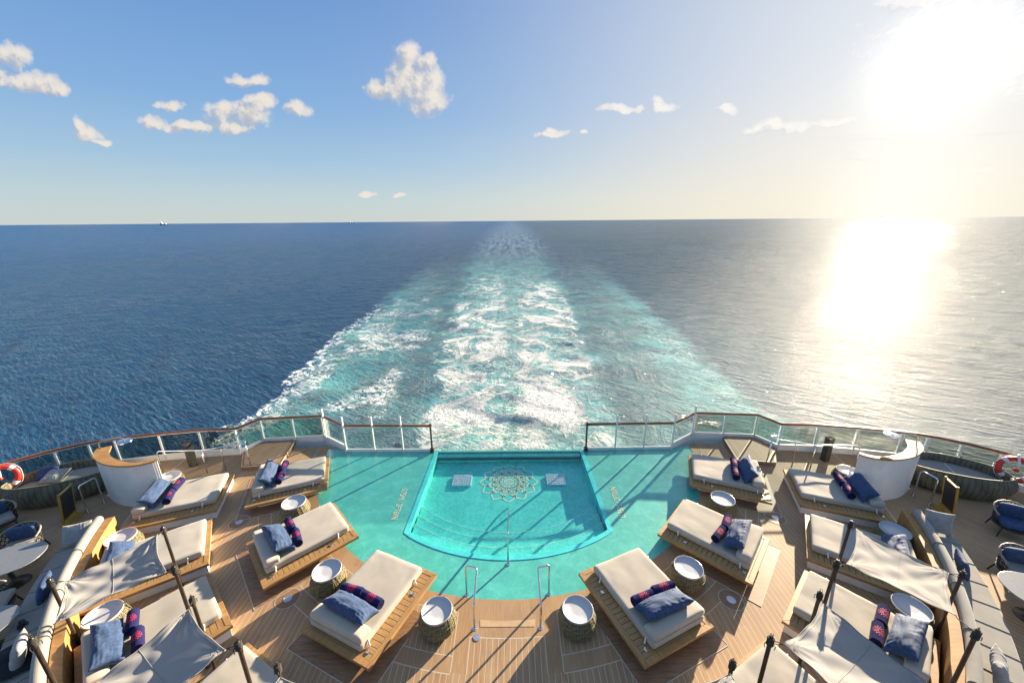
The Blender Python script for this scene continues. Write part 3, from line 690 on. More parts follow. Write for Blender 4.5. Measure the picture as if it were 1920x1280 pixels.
def ray_poly(c, ang, poly, tmin=1e-6):
    d = Vector((cos(ang), sin(ang))); best = None
    for i in range(len(poly)):
        a = Vector(poly[i]); b = Vector(poly[(i + 1) % len(poly)]); e = b - a; den = d.x * e.y - d.y * e.x
        if abs(den) < 1e-9: continue
        ac = a - Vector(c); t_ = (ac.x * e.y - ac.y * e.x) / den; u = (ac.x * d.y - ac.y * d.x) / den
        if t_ > tmin and -1e-6 <= u <= 1 + 1e-6 and (best is None or t_ < best): best = t_
    return best
RL = 7.12
def deck():
    outer = [(X0 - x, y) for x, y in RAIL][::-1] + [(X0 + x, y) for x, y in RAIL]
    outer = outer + [(X0 + 17.8, -30), (X0 - 17.8, -30)]
    c = (X0, 14.0); N = 260; vs = []; fs = []
    a0, a1 = R(184.3), R(355.7)
    for i in range(N + 1):
        a = a0 + (a1 - a0) * i / N
        ro = ray_poly(c, a, outer, RL + 0.08); ro = max(ro or RL, RL + 0.001)
        vs += [(c[0] + RL * cos(a), c[1] + RL * sin(a), 0), (c[0] + ro * cos(a), c[1] + ro * sin(a), 0)]
    for i in range(N): fs.append((2 * i, 2 * i + 1, 2 * i + 3, 2 * i + 2))
    mb = MB().add(vs, fs)
    tag(mb.build('deck_floor', 'deck'), kind='structure')
deck()

# inner pool outline (closed, counter-clockwise from aft left)
def pool_outline(g=0.0, n=24):
    yt = 13.02 + 0 * g
    pts = [(X0 - 2.74 - g, yt), (X0 - 2.86 - g, 9.02 - 0.4 * g)]
    Rr = 5.1 + g; cy = 13.23
    ph = math.asin((2.86 + g) / Rr) if (2.86 + g) < Rr else 0
    for i in range(1, n):
        a = -ph + 2 * ph * i / n
        pts.append((X0 + Rr * sin(a), cy - Rr * cos(a)))
    pts += [(X0 + 2.86 + g, 9.02 - 0.4 * g), (X0 + 2.74 + g, yt)]
    return pts
def pool():
    inner = pool_outline(0.0); rim = pool_outline(0.14)
    c = (X0, 11.0)
    # lagoon floor with the opening for the pool
    arc = [(X0 + RL * cos(R(a)), 14 + RL * sin(R(a))) for a in [184.3 + 171.4 * i / 90 for i in range(91)]]
    outl = [(X0 - 6.3, 13.12)] + arc + [(X0 + 6.3, 13.12)]
    N = 360; vs = []; fs = []
    for i in range(N):
        a = 2 * pi * i / N + 0.001
        r0 = ray_poly(c, a, rim); r1 = ray_poly(c, a, outl)
        r1 = max(r1, r0 + 0.002)
        vs += [(c[0] + r0 * cos(a), c[1] + r0 * sin(a), -0.012), (c[0] + r1 * cos(a), c[1] + r1 * sin(a), -0.012)]
    for i in range(N):
        j = (i + 1) % N; fs.append((2 * i, 2 * i + 1, 2 * j + 1, 2 * j))
    tag(MB().add(vs, fs).build('lagoon_floor', 'lagoon'), kind='structure')
    # rim: a low strip round the inner pool
    n = len(inner); vs = [(p[0], p[1], 0.0) for p in inner] + [(p[0], p[1], 0.0) for p in rim] + [(p[0], p[1], -0.06) for p in rim] + [(p[0], p[1], -0.07) for p in inner]
    fs = []
    for i in range(n - 1):
        fs += [(n + i, n + i + 1, i + 1, i), (2 * n + i, 2 * n + i + 1, n + i + 1, n + i), (i, i + 1, 3 * n + i + 1, 3 * n + i)]
    tag(MB().add(vs, fs).build('pool_rim', 'pool_edge'), kind='structure')
    # basin
    FZ = -0.34
    vs = [(p[0], p[1], -0.07) for p in inner] + [(p[0], p[1], FZ) for p in inner]
    fs = [(i, (i + 1) % n, n + (i + 1) % n, n + i) for i in range(n)]
    fs.append(tuple(range(n, 2 * n)))
    tag(MB().add(vs, fs).build('pool_basin', 'pool_tile'), kind='structure')
    # infinity edge: ledge, and a dark strip along its near side
    mb = MB(); mb.box((X0, 12.90, -0.21), (5.44, 0.22, 0.24)); tag(mb.build('pool_ledge', 'pool_tile', bevel=0.01), kind='structure')
    mb = MB(); mb.box((X0, 12.755, -0.14), (5.42, 0.06, 0.10)); tag(mb.build('pool_dark_strip', 'pool_dark'), kind='structure')
    # curved steps on the near side
    for k, (dr, zt) in enumerate(((0.0, -0.13), (0.35, -0.20), (0.70, -0.27))):
        Rr = 5.06 - dr; cy = 13.23; Ri = Rr - 0.35; pts = []
        wmax = 2.80
        a = math.asin(min(0.99, wmax / Rr)); b = math.asin(min(0.99, wmax / Ri))
        po = [(X0 + Rr * sin(-a + 2 * a * i / 30), cy - Rr * cos(-a + 2 * a * i / 30)) for i in range(31)]
        pi_ = [(X0 + Ri * sin(-b + 2 * b * i / 30), cy - Ri * cos(-b + 2 * b * i / 30)) for i in range(31)]
        vs = [(p[0], p[1], zt) for p in po] + [(p[0], p[1], zt) for p in pi_] + [(p[0], p[1], FZ) for p in pi_]
        fs = [(i, i + 1, 31 + i + 1, 31 + i) for i in range(30)] + [(31 + i, 31 + i + 1, 62 + i + 1, 62 + i) for i in range(30)]
        tag(MB().add(vs, fs).build('pool_step', 'pool_tile'), kind='structure')
        # pale nosing line
        vs = [(p[0], p[1], zt + 0.003) for p in pi_] + [(X0 + (p[0] - X0) * (Ri + 0.018) / Ri, cy + (p[1] - cy) * (Ri + 0.018) / Ri, zt + 0.003) for p in pi_]
        tag(MB().add(vs, [(i, 31 + i, 32 + i, i + 1) for i in range(30)]).build('pool_step_nosing', 'nosing'), kind='structure')
    # lotus mosaic
    FM = FZ + 0.006; cx, cy = X0, 11.62
    mb = MB()
    def ribbon(pts, wd=0.028):
        n_ = len(pts); vs = []; fs = []
        for i, p in enumerate(pts):
            a = Vector(pts[max(0, i - 1)]); b = Vector(pts[min(n_ - 1, i + 1)]); d = (b - a); d.normalize(); nn = Vector((-d.y, d.x)) * wd / 2
            vs += [(p[0] + nn.x, p[1] + nn.y, FM), (p[0] - nn.x, p[1] - nn.y, FM)]
        for i in range(n_ - 1): fs.append((2 * i, 2 * i + 1, 2 * i + 3, 2 * i + 2))
        mb.add(vs, fs)
    def petal(a, r0, r1, wd, lw, tip=1.4):
        pts = []
        for i in range(25):
            t_ = i / 24; s_t = 1 - abs(2 * t_ - 1)
            rr = r0 + (r1 - r0) * s_t ** 0.85; ww = wd * math.sin(pi * s_t ** 0.75 * 0.93 + 0.15) * (1 if t_ < 0.5 else -1)
            if s_t > 0.98: ww = 0
            pts.append((cx + rr * cos(a) - ww * sin(a), cy + rr * sin(a) + ww * cos(a)))
        ribbon(pts, lw)
    for k in range(12): petal(2 * pi * k / 12, 0.50, 1.02, 0.235, 0.045)
    for k in range(12): petal(2 * pi * (k + 0.5) / 12, 0.34, 0.80, 0.14, 0.032)
    for k in range(12): petal(2 * pi * k / 12, 0.30, 0.58, 0.10, 0.028)
    for k in range(12): petal(2 * pi * (k + 0.5) / 12, 0.22, 0.42, 0.07, 0.02)
    ribbon([(cx + 0.33 * cos(2 * pi * i / 40), cy + 0.33 * sin(2 * pi * i / 40)) for i in range(41)], 0.022)
    for rr in (0.05, 0.11, 0.16): ribbon([(cx + rr * cos(2 * pi * i / 24), cy + rr * sin(2 * pi * i / 24)) for i in range(25)], 0.03)
    tag(mb.build('lotus_mosaic', 'mosaic'), 'yellow lotus flower mosaic on the floor of the pool', 'mosaic')
    # two grilles
    for s in (-1, 1):
        e = empty('floor_grille', (X0 + s * 1.66, 11.66, FZ))
        tag(e, 'white and blue square floor grille %s of the lotus mosaic' % SIDE[s], 'grille', 'floor grilles in the pool')
        MB().box((0, 0, 0.03), (0.66, 0.56, 0.06)).build('panel', 'grille_blue', e)
        mb = MB()
        for i in range(8): mb.box((-0.31 + 0.62 * i / 7, 0, 0.066), (0.02, 0.58, 0.012))
        for i in range(7): mb.box((0, -0.27 + 0.54 * i / 6, 0.075), (0.66, 0.016, 0.012))
        mb.build('bars', 'white', e)
    # water surface
    cw = (X0, 11.0); inn = pool_outline(-0.002)
    RN, AN = 90, 300; vs = [(cw[0], cw[1], 0)]; fs = []
    for j in range(1, RN + 1):
        for i in range(AN):
            a = 2 * pi * i / AN + 0.0007; r1 = ray_poly(cw, a, inn) * j / RN
            vs.append((cw[0] + r1 * cos(a), cw[1] + r1 * sin(a), 0))
    for i in range(AN): fs.append((0, 1 + i, 1 + (i + 1) % AN))
    for j in range(RN - 1):
        for i in range(AN):
            a = 1 + j * AN + i; b = 1 + j * AN + (i + 1) % AN
            fs.append((a, a + AN, b + AN, b))
    fs = [q if True else q for q in fs]
    rnd = random.Random(3); comps = []
    for k in range(26):
        lam = rnd.uniform(0.28, 1.3); th = rnd.gauss(R(60), R(50)); comps.append((2 * pi / lam * cos(th), 2 * pi / lam * sin(th), rnd.uniform(0, 6.28), 0.0016 * lam))
    nv = []
    for (x, y, z) in vs:
        h = 0
        for (kx, ky, p0, am) in comps: h += am * sin(kx * x + ky * y + p0)
        nv.append((x, y, -0.055 + h * 1.5))
    o = MB().add(nv, fs).build('pool_water', 'pool_water', smooth=True)
    tag(o, kind='structure')
pool()

def depth_text(s):
    cu = bpy.data.curves.new('t', 'FONT'); cu.body = '0.75M / 2FT6IN'; cu.size = 0.27; cu.align_x = 'CENTER'; cu.align_y = 'CENTER'; cu.extrude = 0.0015; cu.space_character = 0.92
    to = bpy.data.objects.new('t', cu); COL.objects.link(to)
    bpy.context.view_layer.update()
    me = bpy.data.meshes.new_from_object(to.evaluated_get(bpy.context.evaluated_depsgraph_get()))
    bpy.data.objects.remove(to)
    me.name = 'depth_marking'; me.materials.clear(); me.materials.append(M['lettering'])
    xs = [v.co.x for v in me.vertices]; k = 1.40 / (max(xs) - min(xs))
    for v in me.vertices: v.co.x *= k
    o = bpy.data.objects.new('depth_marking', me); COL.objects.link(o)
    o.location = (X0 + s * 3.46, 10.19, -0.008); o.rotation_euler = (0, 0, R(90 if s > 0 else -90) - R(1.5) * s)
    tag(o, 'pale depth marking reading 0.75M / 2FT6IN on the tiles %s of the pool' % SIDE[s], 'marking', 'depth markings beside the pool')
for s in (-1, 1): depth_text(s)

# landings beside the stern rail
def landing(s):
    e = empty('raised_landing', (0, 0, 0)); tag(e, kind='structure')
    pts = [(8.30, 12.12), (8.60, 13.70), (9.80, 13.60), (10.18, 12.9), (9.62, 11.95)]
    P_ = [(X0 + s * x, y) for x, y in pts]
    if s < 0: P_ = P_[::-1]
    P_ = P_[::-1]
    MB().prism(P_, 0.002, 0.15).build('landing_block', 'plain', e, bevel=0.006)
    c = Vector((sum(p[0] for p in P_) / 5, sum(p[1] for p in P_) / 5))
    q = [c + (Vector(p) - c) * 0.90 for p in P_]
    MB().add([(p.x, p.y, 0.154) for p in q], [tuple(range(5))]).build('landing_planks', 'deck', e)
    mb = MB()
    for a, b in ((0, 1), (1, 2), (2, 3), (3, 4), (4, 0)):
        A_, B_ = Vector(P_[a]), Vector(P_[b]); d = (B_ - A_)
        mb.box(((A_.x + B_.x) / 2, (A_.y + B_.y) / 2, 0.135), (d.length, 0.012, 0.03), atan2(d.y, d.x))
    mb.build('nosing', 'caulk', e)
for s in (-1, 1): landing(s)

# ------------------------------------------------------------------ railings
def railing(s):
    e = empty('glass_railing', (X0, 0, 0))
    tag(e, 'glass railing with brown wooden handrail and white posts along the %s side of the stern' % SIDE[s], 'railing', 'glass railings round the stern')
    pts = [(s * x, y) for x, y in RAIL[:15]]
    def at(x):
        for i in range(len(RAIL) - 1):
            (xa, ya), (xb, yb) = RAIL[i], RAIL[i + 1]
            if xa <= x <= xb and xb > xa: return (s * x, ya + (yb - ya) * (x - xa) / (xb - xa), atan2(yb - ya, s * (xb - xa)))
        return None
    mb = MB()
    # handrail: oval timber
    path = [Vector((p[0], p[1], 1.11)) for p in pts]
    mb.tube(path, 0.045, 10); mb.build('handrail', 'rail_wood', e, smooth=True)
    mb = MB(); mb.tube([p - Vector((0, 0, 0.055)) for p in path], 0.018, 8); mb.build('top_bracket', 'rail_white', e, smooth=True)
    mb = MB()
    for i in range(len(pts) - 1):
        a, b = Vector(pts[i]), Vector(pts[i + 1]); d = b - a; h = 0.12 if i == 0 else 0.26
        mb.box(((a.x + b.x) / 2, (a.y + b.y) / 2, h / 2 - 0.02), (d.length, 0.05, h), atan2(d.y, d.x))
    mb.build('kick_plate', 'white', e)
    posts = [7.52, 8.65, 9.85, 10.32, 11.62, 12.92, 14.25, 14.9, 15.6, 16.25]
    for x in posts:
        q = at(x)
        if q is None: continue
        k = MB(); k.box((q[0], q[1] - 0.035, 0.53), (0.055, 0.05, 1.06), q[2]); k.build('post', 'rail_white', e, bevel=0.006)
    k = MB(); k.box((s * 7.40, 13.80, 0.72), (0.05, 0.09, 1.5), 0); k.build('post', 'rail_white', e, bevel=0.006)
    for x in (4.10, 5.20, 6.30):
        k = MB(); k.box((s * x, 13.06, 0.74), (0.05, 0.07, 1.54), 0); k.build('post', 'rail_white', e, bevel=0.006)
    k = MB(); k.box((s * 2.97, 13.04, 0.6), (0.06, 0.08, 1.24)); k.box((s * 2.97, 13.04, 0.06), (0.14, 0.14, 0.14)); k.build('end_post', 'bronze', e, bevel=0.005)
    # glass panes
    stops = [(2.98, 0), (4.10, 0), (5.20, 0), (6.30, 0), (7.5, 0), (8.65, 1), (9.85, 1), (10.3, 1), (11.62, 1), (12.9, 1), (14.25, 1), (14.9, 1), (15.6, 1), (16.25, 1), (16.9, 1), (17.4, 1)]
    for i in range(len(stops) - 1):
        a, b = at(stops[i][0] + 1e-4), at(stops[i + 1][0] - 1e-4)
        if a is None or b is None: continue
        A_, B_ = Vector(a[:2]), Vector(b[:2]); d = B_ - A_
        z0 = 0.10 if i < 3 else 0.22; z1 = 1.05
        L = d.length - 0.07
        k = MB(); k.box(((A_.x + B_.x) / 2, (A_.y + B_.y) / 2 + 0.02, (z0 + z1) / 2), (L, 0.012, z1 - z0), atan2(d.y, d.x))
        k.build('glass_pane', 'glass_clear' if i < 4 else 'glass_tint', e)
    return e
for s in (-1, 1): railing(s)
k = MB(); k.box((X0, 13.10, 0.57), (5.82, 0.02, 1.24)); go_ = k.build('glass_screen', 'glass_clear')
tag(go_, 'frameless clear glass screen at the aft edge of the pool', 'glass screen')

# ------------------------------------------------------------------ daybeds
def slab_quilt(p, hz, amp=0.006, seed=0):
    q = Vector(p)
    if p.z > 0:
        q.z += wob(p, 2.2, amp * 1.6, seed) + wob(p, 7, amp * 0.6, seed)
    else: pass
    q.x += wob(p, 3, amp * 0.7, seed + 5); q.y += wob(p, 3, amp * 0.7, seed + 9)
    return q
def make_daybed(W=1.87, L=2.29, inset=0.22, seed=0):
    e = empty('daybed')
    # plinth
    MB().box((0, 0, 0.115), (W - 2 * inset, L - 2 * inset, 0.226)).build('plinth', 'white', e, bevel=0.004)
    # frame: four mitred boards
    z0, z1, bw = 0.232, 0.305, 0.115
    mb = MB(); a, b = W / 2, L / 2
    for (p, q, r3, t3) in (((-a, -b), (a, -b), (a - bw, -b + bw), (-a + bw, -b + bw)), ((a, -b), (a, b), (a - bw, b - bw), (a - bw, -b + bw)),
                       ((a, b), (-a, b), (-a + bw, b - bw), (a - bw, b - bw)), ((-a, b), (-a, -b), (-a + bw, -b + bw), (-a + bw, b - bw))):
        cc = Vector(((p[0] + q[0] + r3[0] + t3[0]) / 4, (p[1] + q[1] + r3[1] + t3[1]) / 4))
        quad = [tuple(cc + (Vector(v_) - cc) * 0.998) for v_ in (p, q, r3, t3)]
        mb.prism(quad, z0, z1)
    mb.build('frame', 'teak_frame', e, bevel=0.005)
    mb = MB(); n = int((L - 2 * bw) / 0.115); st = (L - 2 * bw) / n
    for i in range(n):
        mb.box((0, -b + bw + st * (i + 0.5), 0.277), (W - 2 * bw - 0.008, st - 0.010, 0.045))
    mb.build('slats', 'teak_plank', e, bevel=0.003)
    # mattress
    mw, ml, mh = 1.42, L - 0.26, 0.17
    mx, my = -(W / 2 - 0.10 - mw / 2), -0.03
    mt = MB().rbox((mx, my, 0.30 + mh / 2 + 0.004), (mw, ml, mh), 0.045, 22, lambda p: slab_quilt(p, mh / 2, 0.008, seed)).build('mattress', 'cream', e, smooth=True, merge=True)
    # piping
    # bolster: quarter-round head cushion
    bl = 0.34
    def bol(p):
        q = Vector(p); yy = (p.y + bl / 2) / bl
        top = 0.5 + 0.5 * sqrt(max(0, 1 - (1 - yy) ** 2 * 0.9)) if yy < 1 else 1
        if p.z > 0: q.z = -0.09 + (p.z + 0.09) * top
        return q + Vector((wob(p, 4, 0.006, seed), 0, wob(p, 5, 0.008, seed)))
    MB().rbox((mx, my + ml / 2 - bl / 2 - 0.005, 0.30 + mh + 0.093), (mw - 0.01, bl, 0.18), 0.06, 12, bol).build('bolster', 'cream', e, smooth=True, merge=True)
    # straps and fittings
    for (sx, yy) in ((1, -b + 0.42), (1, my + ml / 2 - 0.20), (-1, -b + 0.42), (-1, my + ml / 2 - 0.20)):
        xx = mx + sx * (mw / 2 + 0.005)
        mb = MB(); mb.tube([(xx + sx * 0.004, yy, 0.44), (xx + sx * 0.012, yy, 0.40), (xx + sx * 0.03, yy + 0.01, 0.34), (xx + sx * 0.06, yy + 0.02, 0.318)], 0.016, 6); mb.build('strap', 'white', e, smooth=True)
    mb = MB()
    mb.lathe([(0.045, 0.306), (0.045, 0.316), (0.02, 0.321)], (a - 0.25, b - 0.24, 0), 16); mb.build('cleat', 'steel', e)
    mb = MB(); mb.lathe([(0.045, 0.306), (0.045, 0.316), (0.02, 0.321)], (a - 0.22, -b + 0.66, 0), 16); mb.build('cleat', 'steel', e)
    return e
bed_phrase = {1: '%s poolside row, farthest aft', 2: '%s poolside row, middle', 3: '%s poolside row, nearest the camera', 4: '%s outer row, beside the shower screen',
              5: '%s outer row, second from the shower screen', 6: '%s outer row, third from the shower screen', 7: '%s outer row, cut by the bottom edge'}
beds = {1: (7.27, 10.97, -22), 2: (5.56, 8.42, -43.5), 3: (3.04, 6.65, -66), 4: (10.16, 10.06, -20.5), 5: (9.03, 7.80, -34.5), 6: (7.33, 5.88, -48.0), 7: (5.03, 4.30, -62.0)}
proto_in = make_daybed(inset=0.28, seed=1)
proto_out = make_daybed(inset=0.05, seed=5)
first = {'in': True, 'out': True}
BED = {}
for i in beds:
    for s in (-1, 1):
        kind = 'in' if i <= 3 else 'out'; pr = proto_in if kind == 'in' else proto_out
        if first[kind]: o = pr; first[kind] = False
        else: o = copy_tree(pr)
        x, y, th = beds[i]
        place(o, s, x, y, 0, R(th) - pi / 2)
        tag(o, 'cream daybed on a teak frame, ' + bed_phrase[i] % SIDE[s], 'daybed', 'cream daybeds set round the pool')
        BED[(i, s)] = o
def bed_pt(i, lx, ly):
    """bed-local point -> side-relative coordinates"""
    x, y, th = beds[i]; a = R(th) - pi / 2
    return (x + lx * cos(a) - ly * sin(a), y + lx * sin(a) + ly * cos(a), a)
# plain margin boards with a caulk line round each inner bed
for i in (1, 2, 3):
    for s in (-1, 1):
        x, y, th = beds[i]; a = s * (R(th) - pi / 2); c = Vector((X0 + s * x, y))
        def rect(hw, hl, z):
            return [(c.x + u * hw * cos(a) - v * hl * sin(a), c.y + u * hw * sin(a) + v * hl * cos(a), z) for u, v in ((-1, -1), (1, -1), (1, 1), (-1, 1))]
        # only the head half lies on the deck
        def rect2(hw, l0, l1, z):
            return [(c.x + u * hw * cos(a) - v * sin(a), c.y + u * hw * sin(a) + v * cos(a), z) for u, v in ((-hw / hw, l0), (1, l0), (1, l1), (-1, l1))]
        tag(MB().add(rect2(1.10, -0.35, 1.40, 0.004), [(0, 1, 2, 3)]).build('deck_margin', 'plain'), kind='structure')
        mb = MB()
        for (u0, v0, u1, v1) in ((-1.10, 1.40, 1.10, 1.40), (-1.10, 0.2, -1.10, 1.40), (1.10, 0.2, 1.10, 1.40)):
            A_ = Vector((c.x + u0 * cos(a) - v0 * sin(a), c.y + u0 * sin(a) + v0 * cos(a))); B_ = Vector((c.x + u1 * cos(a) - v1 * sin(a), c.y + u1 * sin(a) + v1 * cos(a))); d = B_ - A_
            mb.box(((A_.x + B_.x) / 2, (A_.y + B_.y) / 2, 0.0065), (d.length, 0.016, 0.003), atan2(d.y, d.x))
        tag(mb.build('deck_margin_caulk', 'caulk'), kind='structure')

# ------------------------------------------------------------------ pillows
def make_pillow(name, w_, h_, t_, m, seed=0, wr=1.0, n=44):
    def surf(sg):
        def q(u, v):
            a, b = 2 * u - 1, 2 * v - 1
            ed = max(0.0, (1 - abs(a) ** 3.2)) * max(0.0, (1 - abs(b) ** 3.2))
            z = sg * t_ / 2 * ed ** 0.5
            pin = 1 - 0.07 * (1 - a * a) * b * b
            pin2 = 1 - 0.10 * (1 - b * b) * a * a
            x = a * w_ / 2 * pin2 * 1.0; y = b * h_ / 2 * pin
            # corner-to-centre creases
            ang = atan2(b, a); rr = sqrt(a * a + b * b)
            cr = mnoise.noise(Vector((a * 9 + seed + b * 2.5, b * 1.6, seed))) * 1.9 * abs(b) ** 0.7
            cr += mnoise.noise(Vector((a * 3 + seed, b * 7, seed + 4))) * 1.1 + sin(ang * 13 + 4 * sin(ang * 3 + seed)) * 0.18
            z += sg * cr * 0.011 * wr * min(1, rr * 1.1) * (ed ** 0.35 if ed > 0 else 0)
            z += sg * mnoise.noise(Vector((a * 1.8 + seed, b * 1.8, 3))) * 0.03 * wr * ed
            return (x, y, z)
        return q
    mb = MB(); mb.grid(n, n, surf(1)); mb.grid(n, n, surf(-1), flip=True)
    return mb.build(name, m, smooth=True, merge=True)
PILL = {k: make_pillow('throw_pillow', 1.22, 0.50, 0.27, 'blue', seed=k * 3.3) for k in range(3)}
used = set()
def use_mesh(dct, k, name):
    o = dct[k]
    if k in used: o = o.copy(); COL.objects.link(o)
    else: used.add(k)
    return o
used_p = {}
def place_loose(o, i, s, lx, ly, z, tiltx=0.0, rz=0.0, m=None):
    x, y, a = bed_pt(i, lx, ly)
    # mirrored frames: T * Rz(s*a) * S(s,1,1) * Rz(rz) * Rx(tilt)
    mt = Matrix.Translation((X0 + s * x, y, z)) @ Matrix.Rotation(s * a, 4, 'Z') @ Matrix.Diagonal((s, 1, 1, 1)) @ Matrix.Rotation(rz, 4, 'Z') @ Matrix.Rotation(tiltx, 4, 'X')
    if s < 0: mt = mt @ Matrix.Diagonal((-1, 1, 1, 1))
    o.matrix_world = mt
pill_spec = {1: (0.0, 0.57, 46, 4), 2: (0.02, 0.52, 26, -3), 3: (0.02, 0.53, 20, 2), 4: (0.0, 0.62, 42, 3), 5: (0.0, 0.60, 30, -3), 6: (0.0, 0.62, 26, 3)}
MXO = -(1.87 / 2 - 0.10 - 1.42 / 2)
for i in pill_spec:
    for s in (-1, 1):
        lx, ly, tl, rz = pill_spec[i]
        k = (i + (0 if s > 0 else 1)) % 3
        if k not in used_p: o = PILL[k]; used_p[k] = 1
        else: o = PILL[k].copy(); COL.objects.link(o)
        if s > 0 and i in (2, 3, 6): rz = -rz * 1.5
        place_loose(o, i, s, MXO + lx, ly, 0.475 + 0.15 + 0.05, R(tl), R(rz))
        tag(o, 'blue pillow on the daybed in the ' + bed_phrase[i] % SIDE[s], 'pillow', 'blue pillows on the daybeds')

# ------------------------------------------------------------------ rolled towels
def make_towel():
    L_, r0, r1, turns, n = 0.52, 0.014, 0.108, 5.2, 120
    e = empty('rolled_towel')
    cross = []
    for i in range(n + 1):
        t_ = i / n; a = t_ * turns * 2 * pi; r = r0 + (r1 - r0) * t_; th = 0.0065
        cross.append((r - th, a)); 
    mb = MB(); vs = []; fs = []
    for (dr, ) in ((-0.0045,), (0.0062,)):
        for i in range(n + 1):
            t_ = i / n; a = t_ * turns * 2 * pi + 1.0; r = r0 + (r1 - r0) * t_ + dr
            for xx in (-L_ / 2, L_ / 2):
                j = wob((i * 0.2, xx, dr), 1.0, 0.004)
                vs.append((xx + j, r * cos(a), r * sin(a)))
    N2 = 2 * (n + 1)
    for i in range(n):
        fs.append((2 * i, 2 * i + 1, 2 * i + 3, 2 * i + 2)); fs.append((N2 + 2 * i, N2 + 2 * i + 2, N2 + 2 * i + 3, N2 + 2 * i + 1))
        fs.append((2 * i, 2 * i + 2, N2 + 2 * i + 2, N2 + 2 * i)); fs.append((2 * i + 1, N2 + 2 * i + 1, N2 + 2 * i + 3, 2 * i + 3))
    fs.append((2 * n, 2 * n + 1, N2 + 2 * n + 1, N2 + 2 * n))
    mb.add(vs, fs); mb.build('roll', 'navy', e)
    # embroidered flower following the curve
    mb = MB(); rr = r1 + 0.0075
    def onr(x_, s_):   # s_ arc-length round the roll from the top
        a = pi / 2 - 0.25 + s_ / rr; return (x_, rr * cos(a), rr * sin(a))
    for ring, (ra, rb, nn, wd) in enumerate(((0.02, 0.045, 8, 0.009), (0.052, 0.078, 12, 0.010), (0.085, 0.108, 14, 0.010))):
        for k in range(nn):
            a = 2 * pi * (k + 0.5 * (ring % 2)) / nn; ca, sa = cos(a), sin(a)
            q = [(ra * ca - wd * 0.4 * sa, ra * sa + wd * 0.4 * ca), (rb * ca - wd * sa, rb * sa + wd * ca), ((rb + wd) * ca, (rb + wd) * sa), (rb * ca + wd * sa, rb * sa - wd * ca), (ra * ca + wd * 0.4 * sa, ra * sa - wd * 0.4 * ca)]
            mb.add([onr(p[0], p[1]) for p in q], [(0, 4, 3, 2, 1)])
    mb.build('flower_emblem', 'pink', e)
    return e
tow0 = make_towel(); tfirst = True
for i in (1, 2, 3, 4, 6):
    for s in (-1, 1):
        for k, side in ((0, -1), (1, 1)):
            if tfirst: o = tow0; tfirst = False
            else: o = copy_tree(tow0)
            x, y, a = bed_pt(i, MXO + side * 0.285, {1: 0.22, 2: 0.17, 3: 0.17, 4: 0.22, 6: 0.24}[i] + random.uniform(-0.03, 0.03))
            o.matrix_world = Matrix.Translation((X0 + s * x, y, 0.475 + 0.122)) @ Matrix.Rotation(s * a + R(random.uniform(-9, 9)), 4, 'Z') @ Matrix.Rotation(R(0), 4, 'X')
            tag(o, 'rolled navy towel, %s one, daybed of the %s' % ('farther' if side < 0 else 'nearer', bed_phrase[i] % SIDE[s]), 'towel', 'rolled navy towels on the daybeds')

# ------------------------------------------------------------------ wicker drum tables
def make_table():
    e = empty('drum_table')
    prof = [(0.27, 0.0), (0.335, 0.04), (0.395, 0.12), (0.41, 0.20), (0.395, 0.30), (0.355, 0.40), (0.315, 0.465)]
    mb = MB(); mb.lathe(prof, n=48, capt=False)
    mb.build('wicker_body', 'wicker', e, smooth=True, uvf=lambda c: ((atan2(c.y, c.x) / (2 * pi)) % 1.0, c.z / 0.47))
    # raised strands
    mb = MB()
    def rad(z):
        for (ra, za), (rb, zb) in zip(prof, prof[1:]):
            if za <= z <= zb: return ra + (rb - ra) * (z - za) / (zb - za)
        return prof[-1][0]
    rnd = random.Random(2)
    for k in range(20):
        a0 = 2 * pi * k / 20; tw = rnd.choice((-1, 1)) * rnd.uniform(0.1, 0.6)
        mb.tube([((rad(z) + 0.004) * cos(a0 + tw * z), (rad(z) + 0.004) * sin(a0 + tw * z), z) for z in [0.01 + 0.45 * j / 9 for j in range(10)]], 0.006, 5)
    for z in (0.08, 0.16, 0.24, 0.32, 0.40):
        mb.tube([((rad(z) + 0.004) * cos(2 * pi * j / 36), (rad(z) + 0.004) * sin(2 * pi * j / 36), z + 0.012 * sin(j * 1.3 + z * 40)) for j in range(36)], 0.006, 5, closed=True)
    mb.build('strands', 'strand', e, smooth=True)
    mb = MB(); mb.lathe([(0.26, 0.455), (0.325, 0.462), (0.333, 0.50), (0.328, 0.515), (0.318, 0.512), (0.306, 0.464), (0.10, 0.462), (0.001, 0.462)], n=48, capt=True)
    mb.build('tray_top', 'tray', e, smooth=True)
    return e
tabs = [(1.52, 6.24, 'beside the steel hoop rail'), (4.36, 7.27, 'between the middle and nearest poolside daybeds'), (6.44, 9.66, 'between the two aft poolside daybeds'),
        (11.27, 10.93, 'beside the shower screen'), (10.38, 8.36, 'behind the second outer daybed'), (8.70, 6.22, 'partly under the shade sail')]
t0 = make_table(); ft = True
for j, (x, y, ph) in enumerate(tabs):
    for s in (-1, 1):
        o = t0 if ft else copy_tree(t0); ft = False
        o.location = (X0 + s * x, y, 0.006); o.rotation_euler = (0, 0, random.uniform(0, 6))
        tag(o, 'white topped wicker drum table on the %s, %s' % (SIDE[s], ph), 'table', 'wicker drum tables between the daybeds')

